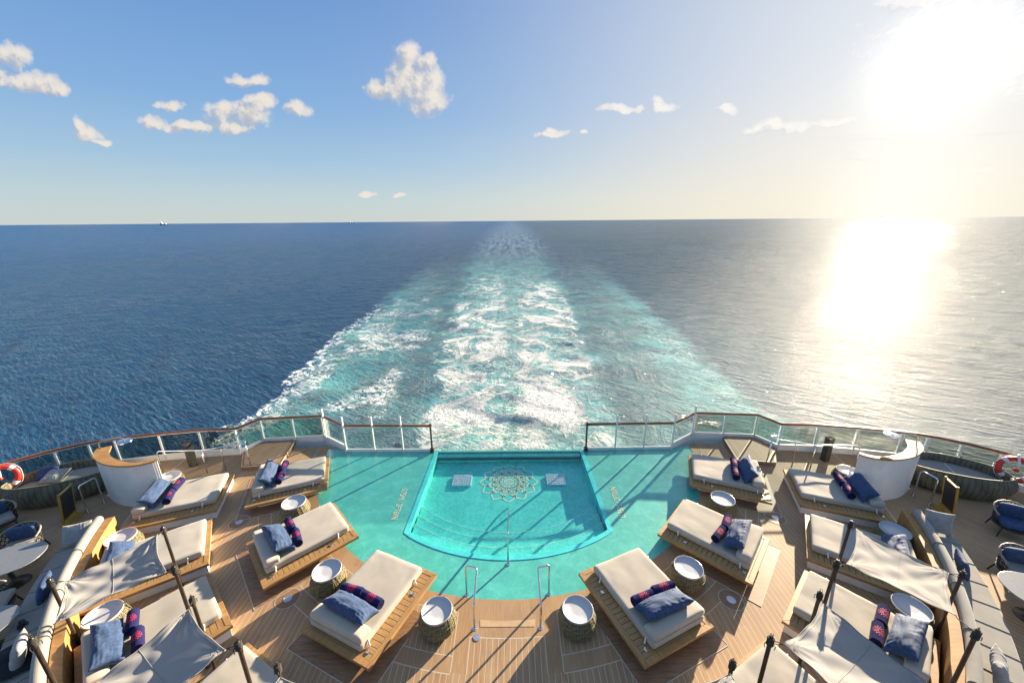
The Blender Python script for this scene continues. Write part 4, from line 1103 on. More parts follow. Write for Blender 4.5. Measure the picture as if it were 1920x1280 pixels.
# ------------------------------------------------------------------ shade sails and poles
def make_pole(h, name='canopy_pole'):
    e = empty(name)
    mb = MB(); mb.lathe([(0.05, 0.0), (0.05, 0.02), (0.030, 0.03), (0.030, h - 0.04), (0.024, h - 0.03), (0.024, h)], n=12); mb.build('shaft', 'pole', e, smooth=False)
    mb = MB()
    for k in range(7):
        mb.tube([(0.040 * cos(a), 0.040 * sin(a), h - 0.05 - 0.022 * k + 0.01 * sin(a + k)) for a in [2 * pi * j / 12 for j in range(12)]], 0.011, 5, closed=True)
    mb.tube([(0.03, 0.01, h - 0.1), (0.07, 0.02, h - 0.16), (0.06, 0.03, h - 0.23)], 0.006, 5)
    mb.tube([(-0.02, 0.03, h - 0.1), (-0.06, 0.05, h - 0.14), (-0.055, 0.05, h - 0.2)], 0.006, 5)
    mb.build('rope_lashing', 'rope', e, smooth=True)
    mb = MB(); mb.tube([(0.02 * cos(a), 0, h + 0.02 + 0.022 * sin(a)) for a in [2 * pi * j / 12 for j in range(12)]], 0.004, 5, closed=True); mb.build('top_ring', 'bronze', e, smooth=True)
    return e
lowp, tallp = make_pole(1.95), make_pole(2.60)
LP = [(48.8, 10.40, 0, 'aft inner', 'first'), (47.4, 12.08, 0, 'aft outer', 'first'), (35.3, 10.42, 1, 'forward inner', 'first'), (36.1, 12.08, 1, 'forward outer', 'first'),
      (34.1, 10.36, 0, 'aft inner', 'second'), (33.0, 12.08, 0, 'aft outer', 'second'), (22.0, 10.60, 1, 'forward inner', 'second'), (21.9, 12.1, 1, 'forward outer', 'second'),
      (20.1, 10.36, 0, 'aft inner', 'third'), (19.4, 12.1, 0, 'aft outer', 'third')]
fl = {0: True, 1: True}; PT = {}
for j, (ph, r, tall, lab, nth) in enumerate(LP):
    for s in (-1, 1):
        pr = tallp if tall else lowp
        if fl[tall]: o = pr; fl[tall] = False
        else: o = copy_tree(pr)
        x, y = pol(R(ph), r, s); o.location = (x, y, 0.0); o.rotation_euler = (0, 0, random.uniform(0, 6))
        PT[(j, s)] = Vector((x, y, 2.60 if tall else 1.95))
        tag(o, 'dark rope-lashed pole at the %s corner of the %s %s shade sail' % (lab, nth, SIDE[s]), 'pole', 'rope-lashed sail poles')
def sail(s, ia, ib, ic, id_, n, label):
    """ia aft-inner, ib aft-outer, ic fwd-outer, id_ fwd-inner pole indices"""
    tops = [PT[(ia, s)], PT[(ib, s)], PT[(ic, s)], PT[(id_, s)]]
    tops = [p - Vector((0, 0, 0.11)) for p in tops]
    c = sum(tops, Vector()) / 4
    cs = [p + (c - p).normalized() * (0.20 if k in (0, 3) else 0.34) for k, p in enumerate(tops)]
    e = empty('shade_sail', (0, 0, 0))
    tag(e, label, 'shade sail', 'pale cloth shade sails')
    def q(u, v):
        p = cs[0] * (1 - u) * (1 - v) + cs[1] * u * (1 - v) + cs[2] * u * v + cs[3] * (1 - u) * v
        # hollow edges
        eu = 4 * u * (1 - u); ev = 4 * v * (1 - v)
        p = p + (c - p) * (0.085 * ev * (abs(2 * u - 1) ** 3) + 0.06 * eu * (abs(2 * v - 1) ** 3))
        z = -0.10 * eu * ev
        # tension folds running from corner to corner
        t1 = (u + v - 1); t2 = (u - v)
        z += 0.026 * sin(t1 * 17 + n + 1.2 * u) * math.exp(-(t2 * 0 + (t1 * 1.7)) ** 2) * (0.4 + 0.6 * abs(t2))
        z += 0.020 * sin(t2 * 15 + n * 2) * math.exp(-(t2 * 2.0) ** 2) * (0.4 + 0.6 * abs(t1))
        z += 0.018 * mnoise.noise(Vector((u * 3 + n, v * 6, n))) * 1.0
        for (cu, cv) in ((0, 0), (1, 0), (1, 1), (0, 1)):
            du, dv = u - cu, v - cv; rr = sqrt(du * du + dv * dv); an = atan2(dv, du)
            z += 0.020 * sin(an * 22 + n) * math.exp(-(rr / 0.28) ** 2) * min(1, rr * 9)
        return (p.x, p.y, p.z + z)
    mb = MB(); mb.grid(60, 50, q); mb.build('canopy', 'sail', e, smooth=True, thick=0.003)
    # hems and a middle seam
    mb = MB()
    def line(fn, r=0.007, k=40, dz=0.003): mb.tube([Vector(fn(i / k)) + Vector((0, 0, dz)) for i in range(k + 1)], r, 5)
    line(lambda t_: q(t_, 0)); line(lambda t_: q(t_, 1)); line(lambda t_: q(0, t_)); line(lambda t_: q(1, t_))
    line(lambda t_: q(0.52, t_), 0.004, 40, 0.004); line(lambda t_: q(0.045, t_), 0.003, 40, 0.003); line(lambda t_: q(0.955, t_), 0.003, 40, 0.003)
    mb.build('hem', 'sail', e, smooth=True)
    for a, b in zip(cs, tops):
        m2 = MB(); side = Vector((0.012, 0.012, 0)); mid = (a + b) / 2
        m2.tube([a, mid + side, b], 0.007, 6); m2.tube([a, mid - side + Vector((0, 0, -0.02)), b - Vector((0, 0, 0.05))], 0.005, 6); m2.build('tie_rope', 'rope', e, smooth=True)
    return e
for s in (-1, 1):
    sail(s, 0, 1, 3, 2, 1.0 if s > 0 else 4.4, 'pale shade sail over the %s outer daybed, the farther one of its row' % SIDE[s])
    sail(s, 4, 5, 7, 6, 2.1 if s > 0 else 5.7, 'pale shade sail nearest the %s bottom corner, running out of the picture' % SIDE[s])
# third sail: only its tip is in view
for s in (-1, 1):
    x, y = pol(R(7.0), 10.6, s); PT[(20, s)] = Vector((x, y, 2.6)); x, y = pol(R(7.0), 12.0, s); PT[(21, s)] = Vector((x, y, 2.6))
    sail(s, 8, 9, 21, 20, 3.3 if s > 0 else 6.1, 'tip of a pale shade sail at the bottom edge, %s of the middle' % SIDE[s])
    for k in (20, 21):
        o = copy_tree(tallp); p = PT[(k, s)]; o.location = (p.x, p.y, 0)
        tag(o, 'dark rope-lashed pole at the forward %s corner of the third %s shade sail' % ('inner' if k == 20 else 'outer', SIDE[s]), 'pole', 'rope-lashed sail poles')

# ------------------------------------------------------------------ curved sofas with timber backs
def sweep(mb, prof, f0, f1, n, s, wv=None):
    k = len(prof); vs = []
    for i in range(n + 1):
        ph = f0 + (f1 - f0) * i / n
        for (r, z) in prof:
            x, y = pol(ph, r, s); vs.append((x, y, z))
    fs = [(i * k + j, i * k + (j + 1) % k, (i + 1) * k + (j + 1) % k, (i + 1) * k + j) for i in range(n) for j in range(k)]
    fs += [tuple(range(k)), tuple(n * k + j for j in range(k))[::-1]]
    if s > 0: fs = [q[::-1] for q in fs]
    mb.add(vs, fs)
def rrect(r0, r1, z0, z1, rad, n=5):
    pts = []
    for (cx, cz, a0) in ((r1 - rad, z0 + rad, -90), (r1 - rad, z1 - rad, 0), (r0 + rad, z1 - rad, 90), (r0 + rad, z0 + rad, 180)):
        for i in range(n + 1):
            a = R(a0 + 90 * i / n); pts.append((cx + rad * cos(a), cz + rad * sin(a)))
    return pts
def sofa(s):
    e = empty('curved_sofa', (0, 0, 0))
    tag(e, 'long curved pale grey sofa with teak back wall on the %s side deck' % SIDE[s], 'sofa', 'curved sofas behind the outer daybeds')
    F0, F1 = R(24), R(65.2)
    mb = MB(); sweep(mb, [(12.14, 0.0), (12.32, 0.0), (12.32, 0.70), (12.14, 0.70)], F0, F1, 60, s); mb.build('back_wall', 'teak_top', e, bevel=0.005)
    mb = MB(); sweep(mb, [(12.325, 0.04), (13.10, 0.04), (13.10, 0.29), (12.325, 0.29)], F0, F1, 60, s); mb.build('base', 'white', e)
    d = R(2.9); k = 0; a = F1
    while a - d > F0:
        mb = MB(); sweep(mb, rrect(12.36, 13.16, 0.295, 0.455, 0.035), a - d + R(0.035), a - R(0.035), 5, s); mb.build('seat_cushion', 'sofa', e, smooth=False, bevel=0.008); a -= d
    d = R(6.1); a = F1 - R(0.2)
    while a - d > F0:
        mb = MB(); sweep(mb, rrect(12.335, 12.52, 0.46, 0.86, 0.088, 7), a - d + R(0.06), a - R(0.06), 14, s); mb.build('back_cushion', 'sofa', e, smooth=False, bevel=0.01); a -= d
    return e
for s in (-1, 1): sofa(s)
def loose(o, x, y, z, rx, ry, rz):
    o.rotation_euler = (R(rx), R(ry), R(rz)); o.location = (X0 + x, y, z); return o
# loose cushions: (side x, y)
cp = make_pillow('sofa_cushion', 0.60, 0.60, 0.20, 'grey', 1.7, 0.6)
bp = make_pillow('sofa_cushion', 0.55, 0.50, 0.18, 'blue', 4.2, 0.6)
tag(loose(cp, 11.45, 8.36, 0.76, 76, 0, -24), 'large pale grey square cushion standing on the aft end of the right sofa', 'cushion', 'loose cushions on the sofas')
def on_sofa(o, s, ph, z=0.66, lean=72, off=0.24, tw=0):
    x, y = pol(R(ph), 12.52 + off, s)
    nrm = Vector((s * sin(R(ph)), -cos(R(ph)), 0))           # points outboard
    rz = atan2(nrm.y, nrm.x) + pi / 2 + R(tw)
    o.matrix_world = Matrix.Translation((x, y, z)) @ Matrix.Rotation(rz, 4, 'Z') @ Matrix.Rotation(R(lean), 4, 'X')
    return o
def cpy(o): c = o.copy(); COL.objects.link(c); return c
tag(on_sofa(cpy(bp), 1, 57.5), 'blue grey cushion leaning on the back of the right sofa near its aft end', 'cushion', 'loose cushions on the sofas')
tag(on_sofa(cpy(cp), 1, 44.5), 'wrinkled grey cushion leaning on the right sofa near the bottom corner', 'cushion', 'loose cushions on the sofas')
tag(on_sofa(bp, -1, 55.2), 'blue cushion leaning on the left sofa behind the sail pole', 'cushion', 'loose cushions on the sofas')
tag(on_sofa(cpy(cp), -1, 47.2), 'pale cushion leaning on the left sofa next to the black cloth', 'cushion', 'loose cushions on the sofas')
o = cpy(cp); tag(loose(o, -11.42, 8.28, 0.66, 55, 0, 24), 'cream cushion lying at the aft end of the left sofa, sunlit along its edge', 'cushion', 'loose cushions on the sofas')
# black cloth on the left sofa
def cloth_lump(u, v):
    a, b = 2 * u - 1, 2 * v - 1; rr = sqrt(a * a + b * b)
    a2 = a * (1 + 0.12 * sin(5 * b + 1)); b2 = b * (1 + 0.10 * sin(4 * a))
    z = 0.16 * math.exp(-rr * rr * 1.1) + 0.03 * mnoise.noise(Vector((a * 3, b * 3, 0))) + 0.02
    return (a2 * 0.52, b2 * 0.40, max(0.012, z))
mb = MB(); mb.grid(40, 34, cloth_lump); o = mb.build('black_jacket', 'blackcloth', smooth=True, thick=0.012)
x, y = pol(R(47.2), 12.98, -1); o.location = (x - 0.12, y, 0.462); o.rotation_euler = (0, 0, R(40))
tag(o, 'crumpled black jacket lying on the seat of the left sofa', 'jacket')
def sandal(dx, lab):
    e = empty('sandal')
    outl = [(0.045 * cos(a) * (1.0 if sin(a) > 0 else 0.8), 0.13 * sin(a)) for a in [2 * pi * k / 20 for k in range(20)]]
    MB().prism(outl, 0.0, 0.022).build('sole', 'black', e, bevel=0.004)
    mb = MB(); mb.tube([(-0.045, 0.03, 0.02), (-0.03, 0.05, 0.06), (0, 0.06, 0.07), (0.03, 0.05, 0.06), (0.045, 0.03, 0.02)], 0.008, 6); mb.tube([(-0.04, -0.06, 0.02), (0, -0.09, 0.07), (0.04, -0.06, 0.02)], 0.008, 6); mb.build('strap', 'black', e, smooth=True)
    x, y = pol(R(51.6) + dx, 12.95, -1); e.location = (x, y, 0.46); e.rotation_euler = (0, 0, R(65) + dx * 20)
    tag(e, lab, 'sandal', 'pair of black sandals')
sandal(0.0, 'black strappy sandal on the left sofa seat, nearer the camera of the pair'); sandal(0.011, 'black strappy sandal on the left sofa seat, farther one of the pair')

# ------------------------------------------------------------------ showers
def shower(s):
    e = empty('outdoor_shower', (X0, 0, 0)); e.scale = (s, 1, 1)
    tag(e, 'curved white panelled shower screen with teak cap and rain head on the %s' % SIDE[s], 'shower', 'crescent shower screens')
    ctl = [(13.42, 11.05), (13.22, 10.74), (12.92, 10.50), (12.45, 10.26), (11.98, 10.14), (11.50, 10.12), (11.12, 10.24), (10.93, 10.42)]
    def cr(t_):
        n_ = len(ctl) - 1; q = min(n_ - 1, int(t_ * n_)); u = t_ * n_ - q
        g_ = lambda k: Vector(ctl[max(0, min(n_, k))])
        a, b, c, d = g_(q - 1), g_(q), g_(q + 1), g_(q + 2)
        return 0.5 * ((2 * b) + (c - a) * u + (2 * a - 5 * b + 4 * c - d) * u * u + (3 * b - a - 3 * c + d) * u ** 3)
    N = 96; path = [cr(i / N) for i in range(N + 1)]
    def nrm(i):
        a = path[max(0, i - 1)]; b = path[min(N, i + 1)]; d = (b - a).normalized(); return Vector((d.y, -d.x))   # points aft side
    if (nrm(48)).y < 0: sg = -1
    else: sg = 1
    H_ = 1.46
    # tongue-and-groove wall, board joints every 3 segments
    vs = []; fs = []
    for i, p in enumerate(path):
        n_ = nrm(i) * sg; g = 0.006 if i % 3 == 0 else 0.0
        for (off, z) in ((0.0 + g, 0.0), (0.0 + g, H_), (0.09, H_), (0.09, 0.0)):
            q = p + n_ * off; vs.append((q.x, q.y, z))
    for i in range(N):
        for j in range(4): fs.append((i * 4 + j, i * 4 + (j + 1) % 4, (i + 1) * 4 + (j + 1) % 4, (i + 1) * 4 + j))
    fs += [(0, 1, 2, 3), (N * 4 + 3, N * 4 + 2, N * 4 + 1, N * 4)]
    MB().add(vs, fs).build('screen_wall', 'white_panel', e)
    vs = []; fs = []
    for i, p in enumerate(path):
        n_ = nrm(i) * sg; t_ = i / N; wd = 0.13 + 0.24 * max(0, 1 - abs(t_ - 0.12) / 0.6) ** 0.8 * (1 if t_ > 0.02 else 1)
        for (off, z) in ((-0.025, H_ + 0.002), (-0.025, H_ + 0.05), (wd, H_ + 0.05), (wd, H_ + 0.002)):
            q = p + n_ * off; vs.append((q.x, q.y, z))
    for i in range(N):
        for j in range(4): fs.append((i * 4 + j, i * 4 + (j + 1) % 4, (i + 1) * 4 + (j + 1) % 4, (i + 1) * 4 + j))
    fs += [(0, 1, 2, 3), (N * 4 + 3, N * 4 + 2, N * 4 + 1, N * 4)]
    MB().add(vs, fs).build('cap_board', 'teak_top', e)
    mb = MB(); mb.tube([(13.30, 11.02, H_ + 0.04), (13.30, 11.02, H_ + 0.22), (13.26, 11.02, H_ + 0.30), (13.12, 11.0, H_ + 0.38), (12.50, 10.98, H_ + 0.50), (12.40, 10.98, H_ + 0.47), (12.38, 10.98, H_ + 0.38)], 0.016, 8); mb.build('shower_arm', 'steel', e, smooth=True)
    mb = MB(); mb.lathe([(0.04, 0.03), (0.20, 0.012), (0.205, 0.0), (0.20, -0.012)], (12.38, 10.98, H_ + 0.36), 28); mb.build('shower_head', 'steel', e)
    mb = MB(); mb.box((12.4, 11.1, 0.03), (1.5, 1.0, 0.05)); mb.build('shower_tray', 'white', e, bevel=0.02)
    # chrome grab rail beside it
    g = empty('grab_rail', (X0, 0, 0)); g.scale = (s, 1, 1)
    tag(g, 'polished steel hoop rail between shower screen and menu board on the %s' % SIDE[s], 'handrail', 'steel hoop rails')
    A_, B_ = Vector((12.98, 9.86, 0)), Vector((12.92, 10.30, 0))
    pts = [A_, A_ + Vector((0, 0, 0.86)), A_ + Vector((0, 0.01, 0.92)), A_ + (B_ - A_) * 0.12 + Vector((0, 0, 0.96)), A_ + (B_ - A_) * 0.88 + Vector((0, 0, 0.96)), B_ + Vector((0, -0.01, 0.92)), B_ + Vector((0, 0, 0.86)), B_]
    mb = MB(); mb.tube(pts, 0.022, 10); mb.build('hoop', 'steel', g, smooth=True)
    mb = MB(); mb.lathe([(0.045, 0), (0.045, 0.01)], A_, 14); mb.lathe([(0.045, 0), (0.045, 0.01)], B_, 14); mb.build('base_plate', 'steel', g)
    # menu board
    m_ = empty('menu_board'); place(m_, s, 13.18, 9.62, 0, R(70))
    tag(m_, 'black panel board in a gold frame standing by the steel hoop rail on the %s' % SIDE[s], 'sign board', 'framed boards at the side deck')
    rx = Matrix.Rotation(R(-8), 3, 'X')
    MB().box((0, 0, 0.56), (0.50, 0.03, 0.84), mtx=rx).build('panel', 'black', m_)
    mb = MB()
    for (cx, cz, dx_, dz_) in ((-0.265, 0.53, 0.035, 1.04), (0.265, 0.53, 0.035, 1.04), (0, 1.0, 0.565, 0.035), (0, 0.13, 0.565, 0.03)):
        q = rx @ Vector((cx, 0, cz - 0.56)); mb.box((q.x, q.y, q.z + 0.56), (dx_, 0.05, dz_), mtx=rx)
    mb.box((0, 0.0, 0.02), (0.6, 0.30, 0.03)); mb.build('gold_frame', 'gold', m_, bevel=0.003)
    mb = MB(); mb.box((0, -0.09, 0.29), (0.03, 0.02, 0.56), mtx=Matrix.Rotation(R(-14), 3, 'X')); mb.build('rear_stay', 'gold', m_)
for s in (-1, 1): shower(s)

# ------------------------------------------------------------------ stair handrails, pillars, pool rails
def arc3(a, b, c, n=5):
    """rounded corner from a to c round b"""
    a, b, c = Vector(a), Vector(b), Vector(c)
    return [(1 - t_) ** 2 * a + 2 * t_ * (1 - t_) * b + t_ * t_ * c for t_ in [i / n for i in range(n + 1)]]
for s in (-1, 1):
    e = empty('stair_handrail', (X0, 0, 0)); e.scale = (s, 1, 1)
    tag(e, 'polished steel handrail by the landing steps near the %s stern railing' % SIDE[s], 'handrail', 'steel stair handrails')
    mb = MB()
    mb.tube([(12.30, 11.78, 0)] + arc3((12.30, 11.78, 0.80), (12.30, 11.78, 0.92), (12.18, 11.78, 0.93)) + [(10.75, 11.80, 0.94), (9.85, 11.98, 1.0)] + arc3((9.72, 12.0, 1.02), (9.42, 12.02, 1.06), (9.40, 12.12, 1.06)) + [(9.44, 12.24, 1.05), (9.60, 12.26, 1.03), (9.75, 12.18, 1.0)], 0.020, 8)
    mb.build('long_rail', 'steel', e, smooth=True)
    mb = MB(); mb.tube([(10.75, 11.80, 0), (10.75, 11.80, 0.94)], 0.020, 8); mb.build('post', 'steel', e, smooth=True)
    mb = MB(); mb.tube([(9.36, 12.08, 0.0), (9.40, 12.10, 1.05)], 0.022, 8); mb.build('post', 'steel', e, smooth=True)
    mb = MB(); mb.tube([(10.20, 11.95, 0), (10.20, 11.95, 0.72)] + arc3((10.20, 11.95, 0.74), (10.20, 11.95, 0.86), (10.12, 11.98, 0.88)) + [(9.75, 12.18, 1.0)], 0.020, 8); mb.build('short_rail', 'steel', e, smooth=True)
    p = empty('wooden_post', (X0 + s * 11.6, 12.25, 0), R(12) * s)
    tag(p, 'square olive brown wooden post standing before the %s stern railing' % SIDE[s], 'post', 'square posts by the stern railing')
    MB().box((0, 0, 0.46), (0.20, 0.20, 0.92)).build('shaft', 'wicker_grey', p, bevel=0.008)
    mb = MB(); mb.box((0, 0, 0.935), (0.22, 0.22, 0.03)); mb.build('cap', 'bronze', p, bevel=0.004)
    mb = MB(); mb.box((0, -0.102, 0.74), (0.15, 0.012, 0.22)); mb.build('lamp_recess', 'black', p)
# two step rails at the near end of the lagoon
for s in (-1, 1):
    e = empty('pool_grab_rail', (X0, 0, 0)); e.scale = (s, 1, 1)
    tag(e, 'polished steel hoop grab rail at the near edge of the pool, %s one of two' % SIDE[s], 'handrail', 'hoop rails at the near pool edge')
    A_ = Vector((0.98, 7.02, 0)); B_ = Vector((0.72, 6.21, 0))
    T1 = Vector((0.97, 7.02, 0.88)); T2 = Vector((0.70, 6.92, 0.92)); K = Vector((0.72, 6.22, 0.63))
    def corner(p, q, r3, d=0.06): return arc3(q + (p - q).normalized() * d, q, q + (r3 - q).normalized() * d, 6)
    pts = [A_] + corner(A_, T1, T2) + corner(T1, T2, K) + corner(T2, K, B_, 0.12) + [B_]
    mb = MB(); mb.tube(pts, 0.0235, 10); mb.build('hoop', 'steel', e, smooth=True)
    mb = MB(); mb.lathe([(0.05, 0.0), (0.05, 0.008), (0.03, 0.012)], A_, 16); mb.lathe([(0.05, 0.0), (0.05, 0.008), (0.03, 0.012)], B_, 16); mb.build('base_plate', 'steel', e)
e = empty('pool_entry_rail', (X0, 0, 0)); tag(e, 'single polished steel rail sloping into the middle of the pool', 'handrail')
mb = MB(); mb.tube([(0, 7.88, 0), (0, 7.88, 0.80)] + arc3((0, 7.88, 0.82), (0, 7.88, 0.96), (0, 7.99, 0.91)) + [(0, 9.0, 0.42), (0, 10.2, -0.17)] + arc3((0, 10.24, -0.19), (0, 10.33, -0.23), (0, 10.33, -0.28)) + [(0, 10.33, -0.335)], 0.0235, 10); mb.build('tube', 'steel', e, smooth=True)
mb = MB(); mb.lathe([(0.055, -0.01), (0.055, 0.004), (0.03, 0.008)], (0, 7.88, 0), 16); mb.build('base_plate', 'steel', e)

# deck drains
for (x, y, r, ph) in ((-5.22, 6.96, 0.10, 'left, between two poolside daybeds'), (5.23, 6.83, 0.10, 'right, between two poolside daybeds'), (-8.02, 9.42, 0.09, 'left beside the aft drum table'), (7.95, 9.42, 0.09, 'right beside the aft drum table'), (-0.66, 6.02, 0.075, 'middle, by the near steel grab rail')):
    e = empty('deck_drain', (X0 + x, y, 0.004)); tag(e, 'round steel deck drain in the teak, ' + ph, 'drain', 'round deck drains')
    MB().lathe([(r, 0.0), (r, 0.006), (r * 0.8, 0.008), (r * 0.78, 0.004)], n=24).build('cover', 'drain', e)
    if r > 0.08:
        mb = MB(); R0 = 0.26; n = 40
        vs = [((R0 + d_) * cos(2 * pi * k / n), (R0 + d_) * sin(2 * pi * k / n), 0.003) for d_ in (0, 0.016) for k in range(n)]
        mb.add(vs, [(k, (k + 1) % n, n + (k + 1) % n, n + k) for k in range(n)]); mb.build('caulk_ring', 'caulk', e)
        vs = [(R0 * cos(2 * pi * k / n), R0 * sin(2 * pi * k / n), 0.001) for k in range(n)]
        MB().add(vs, [tuple(range(n))]).build('plain_disc', 'plain', e)

# central step down to the aisle
mb = MB(); pts = [(X0 + 0.62 * (2 * i / 12 - 1), 14 - sqrt(7.62 ** 2 - (0.62 * (2 * i / 12 - 1)) ** 2)) for i in range(13)]
pts2 = [(X0 + 0.60 * (1 - 2 * i / 12), 14 - sqrt(7.78 ** 2 - 0.36)) for i in range(13)]
tag(mb.add([(p[0], p[1], 0.005) for p in pts + pts2], [tuple(range(26))[::-1]]).build('step_inlay', 'inlay'), kind='structure')

# ------------------------------------------------------------------ wicker pods
def pod(s):
    e = empty('wicker_pod'); place(e, s, 14.62, 10.88, 0.0, R(-24))
    tag(e, 'large oval wicker lounge pod by the %s railing with grey cushions' % SIDE[s], 'lounge pod', 'oval wicker lounge pods')
    prof = [(0.80, 0.0), (0.90, 0.06), (1.0, 0.30), (0.985, 0.50), (0.93, 0.64), (0.90, 0.66)]
    A_, B_ = 1.50, 0.88; n = 72
    def hz(k): return 1.0 + 0.22 * max(0.0, cos(2 * pi * k / n + pi * 0.5)) + 0.05 * cos(2 * pi * k / n)
    vs = []
    for (r, z) in prof: vs += [(A_ * r * cos(2 * pi * k / n), B_ * r * sin(2 * pi * k / n), z * (hz(k) if z > 0.2 else 1)) for k in range(n)]
    for (r, z) in ((0.86, 0.62), (0.86, 0.30)): vs += [(A_ * r * cos(2 * pi * k / n), B_ * r * sin(2 * pi * k / n), z * hz(k)) for k in range(n)]
    m_ = len(prof) + 2
    fs = [(i * n + k, i * n + (k + 1) % n, (i + 1) * n + (k + 1) % n, (i + 1) * n + k) for i in range(m_ - 1) for k in range(n)]
    MB().add(vs, fs).build('wicker_shell', 'wicker_grey', e, smooth=True, uvf=lambda c: ((atan2(c.y * 1.7, c.x) / (2 * pi)) % 1.0, c.z / 0.7))
    mb = MB(); mb.tube([(A_ * 0.915 * cos(2 * pi * k / n), B_ * 0.915 * sin(2 * pi * k / n), 0.665 * hz(k)) for k in range(n)], 0.022, 6, closed=True); mb.build('rim', 'strand', e, smooth=True)
    mb = MB(); rn = random.Random(5)
    for k in range(34):
        a0 = 2 * pi * k / 34; tw = rn.uniform(-0.5, 0.5); pts = []
        for j in range(9):
            z = 0.03 + 0.6 * j / 8; r = 0.82 + 0.19 * sin(min(1, z / 0.45) * pi / 2) - (0.08 * max(0, z - 0.4) / 0.25)
            a = a0 + tw * j / 8; kk = a / (2 * pi) * n; h_ = (1.0 + 0.22 * max(0.0, cos(a + pi * 0.5)) + 0.05 * cos(a)) if z > 0.2 else 1
            pts.append((A_ * (r + 0.005) * cos(a), B_ * (r + 0.005) * sin(a), z * h_))
        mb.tube(pts, 0.008, 5)
    mb.build('strands', 'strand', e, smooth=True)
    mb = MB(); mb.lathe([(0.01, 0.30), (1.26, 0.30), (1.30, 0.36), (1.27, 0.42), (0.9, 0.44), (0.01, 0.445)], n=56, sx=1.0, sy=0.575, capb=False, capt=False); mb.build('seat_pad', 'sofa', e, smooth=True)
    mb = MB(); mb.box((0.1, 0, 0.446), (0.02, 1.2, 0.008)); mb.build('seam', 'white', e)
    return e
for s in (-1, 1): pod(s)
o = cpy(bp); loose(o, -15.45, 11.10, 0.58, 25, 0, 30); tag(o, 'dark blue cushion inside the left wicker lounge pod', 'cushion', 'cushions in the wicker pods')
o = cpy(cp); loose(o, -15.05, 10.95, 0.56, 14, 0, 10); tag(o, 'cream cushion beside the blue one inside the left wicker lounge pod', 'cushion', 'cushions in the wicker pods')

# ------------------------------------------------------------------ life buoys
def buoy(s):
    e = empty('life_buoy', (X0 + s * 16.05, 10.45, 0.86), 0); nrm = Vector((s * -0.62, -0.78, 0.25)).normalized()
    e.rotation_euler = nrm.to_track_quat('Z', 'Y').to_euler()
    tag(e, 'red life ring with white bands hung at the %s end of the railing' % SIDE[s], 'life ring', 'life rings on the railing')
    Rr, rr = 0.34, 0.075; n = 64
    MB().tube([(Rr * cos(2 * pi * k / n), Rr * sin(2 * pi * k / n), 0) for k in range(n)], rr, 14, closed=True).build('ring', 'buoy_red', e, smooth=True)
    for q in range(4):
        a0 = pi / 4 + q * pi / 2
        MB().tube([(Rr * cos(a0 + d), Rr * sin(a0 + d), 0) for d in [-0.16 + 0.32 * j / 6 for j in range(7)]], rr + 0.004, 14).build('white_band', 'buoy_white', e, smooth=True)
    MB().tube([((Rr + rr + 0.015 + 0.03 * abs(sin(2 * a))) * cos(a), (Rr + rr + 0.015 + 0.03 * abs(sin(2 * a))) * sin(a), 0.02) for a in [2 * pi * k / 60 for k in range(60)]], 0.007, 5, closed=True).build('grab_line', 'buoy_white', e, smooth=True)
    mb = MB(); mb.lathe([(0.05, -0.05), (0.06, 0.02), (0.05, 0.10), (0.03, 0.12)], (0, 0, 0.03), 16); mb.build('light_float', 'buoy_red', e, smooth=True)
    mb = MB(); mb.tube([(0, 0.0, 0.1), (0.02, 0.18, 0.12), (0.0, 0.34, 0.09), (0, 0.5, -0.02)], 0.03, 8); mb.build('bracket', 'buoy_white', e, smooth=True)
for s in (-1, 1): buoy(s)

# ------------------------------------------------------------------ side tables and woven chairs
def oval_table(x, y, a, b, rz, label, h=0.72):
    e = empty('pedestal_table', (X0 + x, y, 0), R(rz)); tag(e, label, 'table', 'grey pedestal tables on the side decks')
    outl = [(a * math.copysign(abs(cos(t_)) ** 0.85, cos(t_)), b * math.copysign(abs(sin(t_)) ** 0.85, sin(t_))) for t_ in [2 * pi * k / 48 for k in range(48)]]
    MB().prism(outl, h - 0.025, h).build('tabletop', 'stone', e, bevel=0.006)
    MB().lathe([(0.28, 0.0), (0.27, 0.015), (0.16, 0.06), (0.06, 0.14), (0.045, 0.3), (0.045, h - 0.08), (0.12, h - 0.03)], n=24).build('pedestal', 'bronze', e, smooth=True)
oval_table(-12.25, 7.42, 0.72, 0.55, 20, 'large oval grey pedestal table at the left edge of the picture')
oval_table(-10.72, 5.82, 0.52, 0.45, 10, 'small grey pedestal table beside the black jacket at the left edge')
oval_table(11.62, 6.32, 0.66, 0.55, -20, 'pale grey pedestal table at the right edge of the picture')
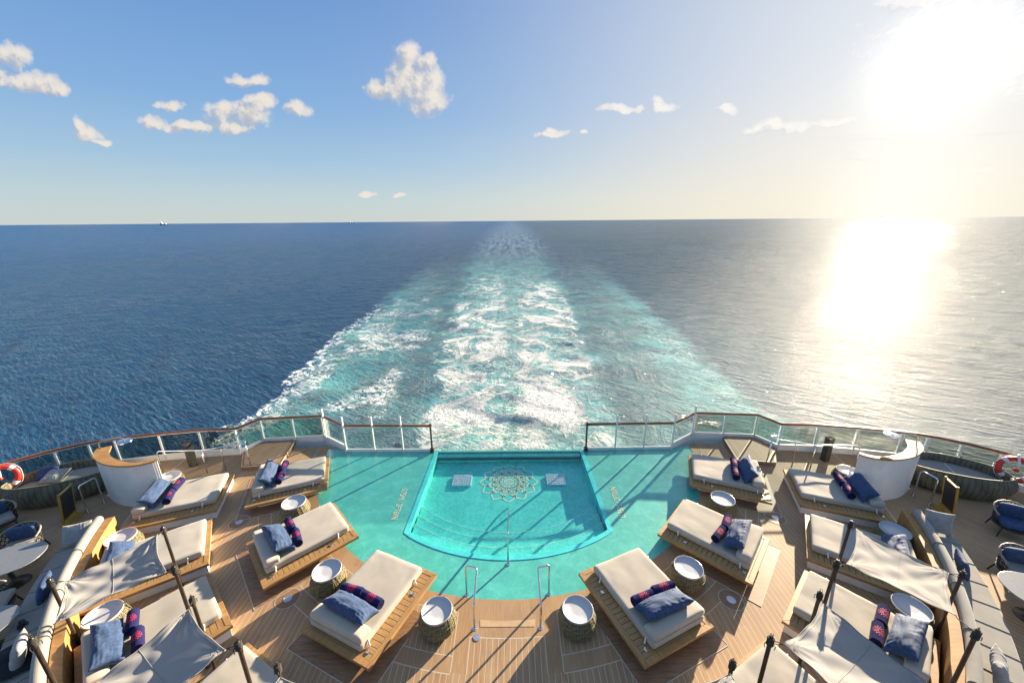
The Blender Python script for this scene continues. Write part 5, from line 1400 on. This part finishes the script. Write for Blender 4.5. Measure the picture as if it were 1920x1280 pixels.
def chair(x, y, rz, label, cush='blue'):
    e = empty('woven_chair', (X0 + x, y, 0), R(rz)); tag(e, label, 'chair', 'black woven armchairs')
    def sh(a, v):   # a: -1..1 round the back, v 0..1 up
        an = a * R(115); top = 0.80 - 0.20 * abs(a) ** 1.6; z = 0.30 + (top - 0.30) * v; r = 0.34 + 0.05 * v
        return Vector((r * sin(an) * 1.05, -r * cos(an), z))
    mb = MB()
    for k in range(15):
        for sg in (-1, 1):
            a0 = -1 + 2 * k / 14; pts = []
            for j in range(9):
                v = j / 8; a = a0 + sg * 0.42 * (v - 0.5)
                if -1 <= a <= 1: pts.append(sh(a, v))
            if len(pts) > 2: mb.tube(pts, 0.009, 4)
    for v in (0.0, 0.33, 0.66): mb.tube([sh(-1 + 2 * j / 24, v) for j in range(25)], 0.010, 5)
    mb.build('woven_back', 'blackweave', e)
    mb = MB(); mb.tube([sh(-1 + 2 * j / 30, 1.0) for j in range(31)], [0.024 + 0.005 * sin(j * 2.6) for j in range(31)], 8); mb.build('arm_rim', 'beads', e, smooth=True)
    mb = MB(); mb.lathe([(0.36, 0.26), (0.38, 0.30), (0.36, 0.32)], n=30); mb.build('seat_frame', 'blackweave', e)
    for (lx, ly) in ((-0.26, 0.24), (0.26, 0.24), (-0.26, -0.24), (0.26, -0.24)):
        mb = MB(); mb.tube([(lx, ly, 0.28), (lx * 1.25, ly * 1.25, 0.0)], [0.024, 0.014], 8); mb.build('leg', 'blackweave', e, smooth=True)
    MB().rbox((0, 0.02, 0.385), (0.60, 0.60, 0.13), 0.055, 8).build('seat_cushion', 'sofa' if cush != 'navyseat' else 'blue', e, smooth=True, merge=True)
    mb = MB().rbox((0, 0, 0), (0.56, 0.16, 0.40), 0.07, 8, lambda p: (p.x, p.y + 0.35 * p.x * p.x, p.z)); b = mb.build('back_cushion', 'blue', e, smooth=True, merge=True); b.location = (0, -0.20, 0.63); b.rotation_euler = (R(-10), 0, 0)
chair(-12.95, 8.25, 205, 'black woven armchair with blue and cream cushions by the large oval table')
chair(-14.75, 9.15, 240, 'black woven armchair cut by the left edge in front of the life ring')
chair(-11.62, 6.55, 300, 'black woven armchair at the left edge between the two grey tables')
chair(14.05, 8.75, 150, 'dark woven armchair with navy cushion at the right edge on the open deck', 'navyseat')
chair(12.35, 7.22, 160, 'black woven armchair behind the right pedestal table')

# ------------------------------------------------------------------ ships on the horizon
def ship(x, y, L, label, col):
    e = empty('distant_ship', (x, y, ZS), 0); tag(e, label, 'ship', 'ships on the horizon')
    k = L / 100
    hullp = [(-50 * k, -8 * k), (42 * k, -8 * k), (52 * k, 0), (42 * k, 8 * k), (-50 * k, 8 * k)]
    MB().prism(hullp, 0, 12 * k).build('hull', col, e)
    mb = MB(); mb.box((-28 * k, 0, 22 * k), (26 * k, 14 * k, 20 * k)); mb.box((-30 * k, 0, 37 * k), (8 * k, 8 * k, 10 * k)); mb.box((10 * k, 0, 16 * k), (40 * k, 12 * k, 8 * k)); mb.build('superstructure', 'white', e)
ship(-5400, 6300, 120, 'tiny grey ship low on the horizon far left', 'stone')
ship(-3000, 7600, 90, 'tiny dark ship on the horizon left of the wake', 'bronze')
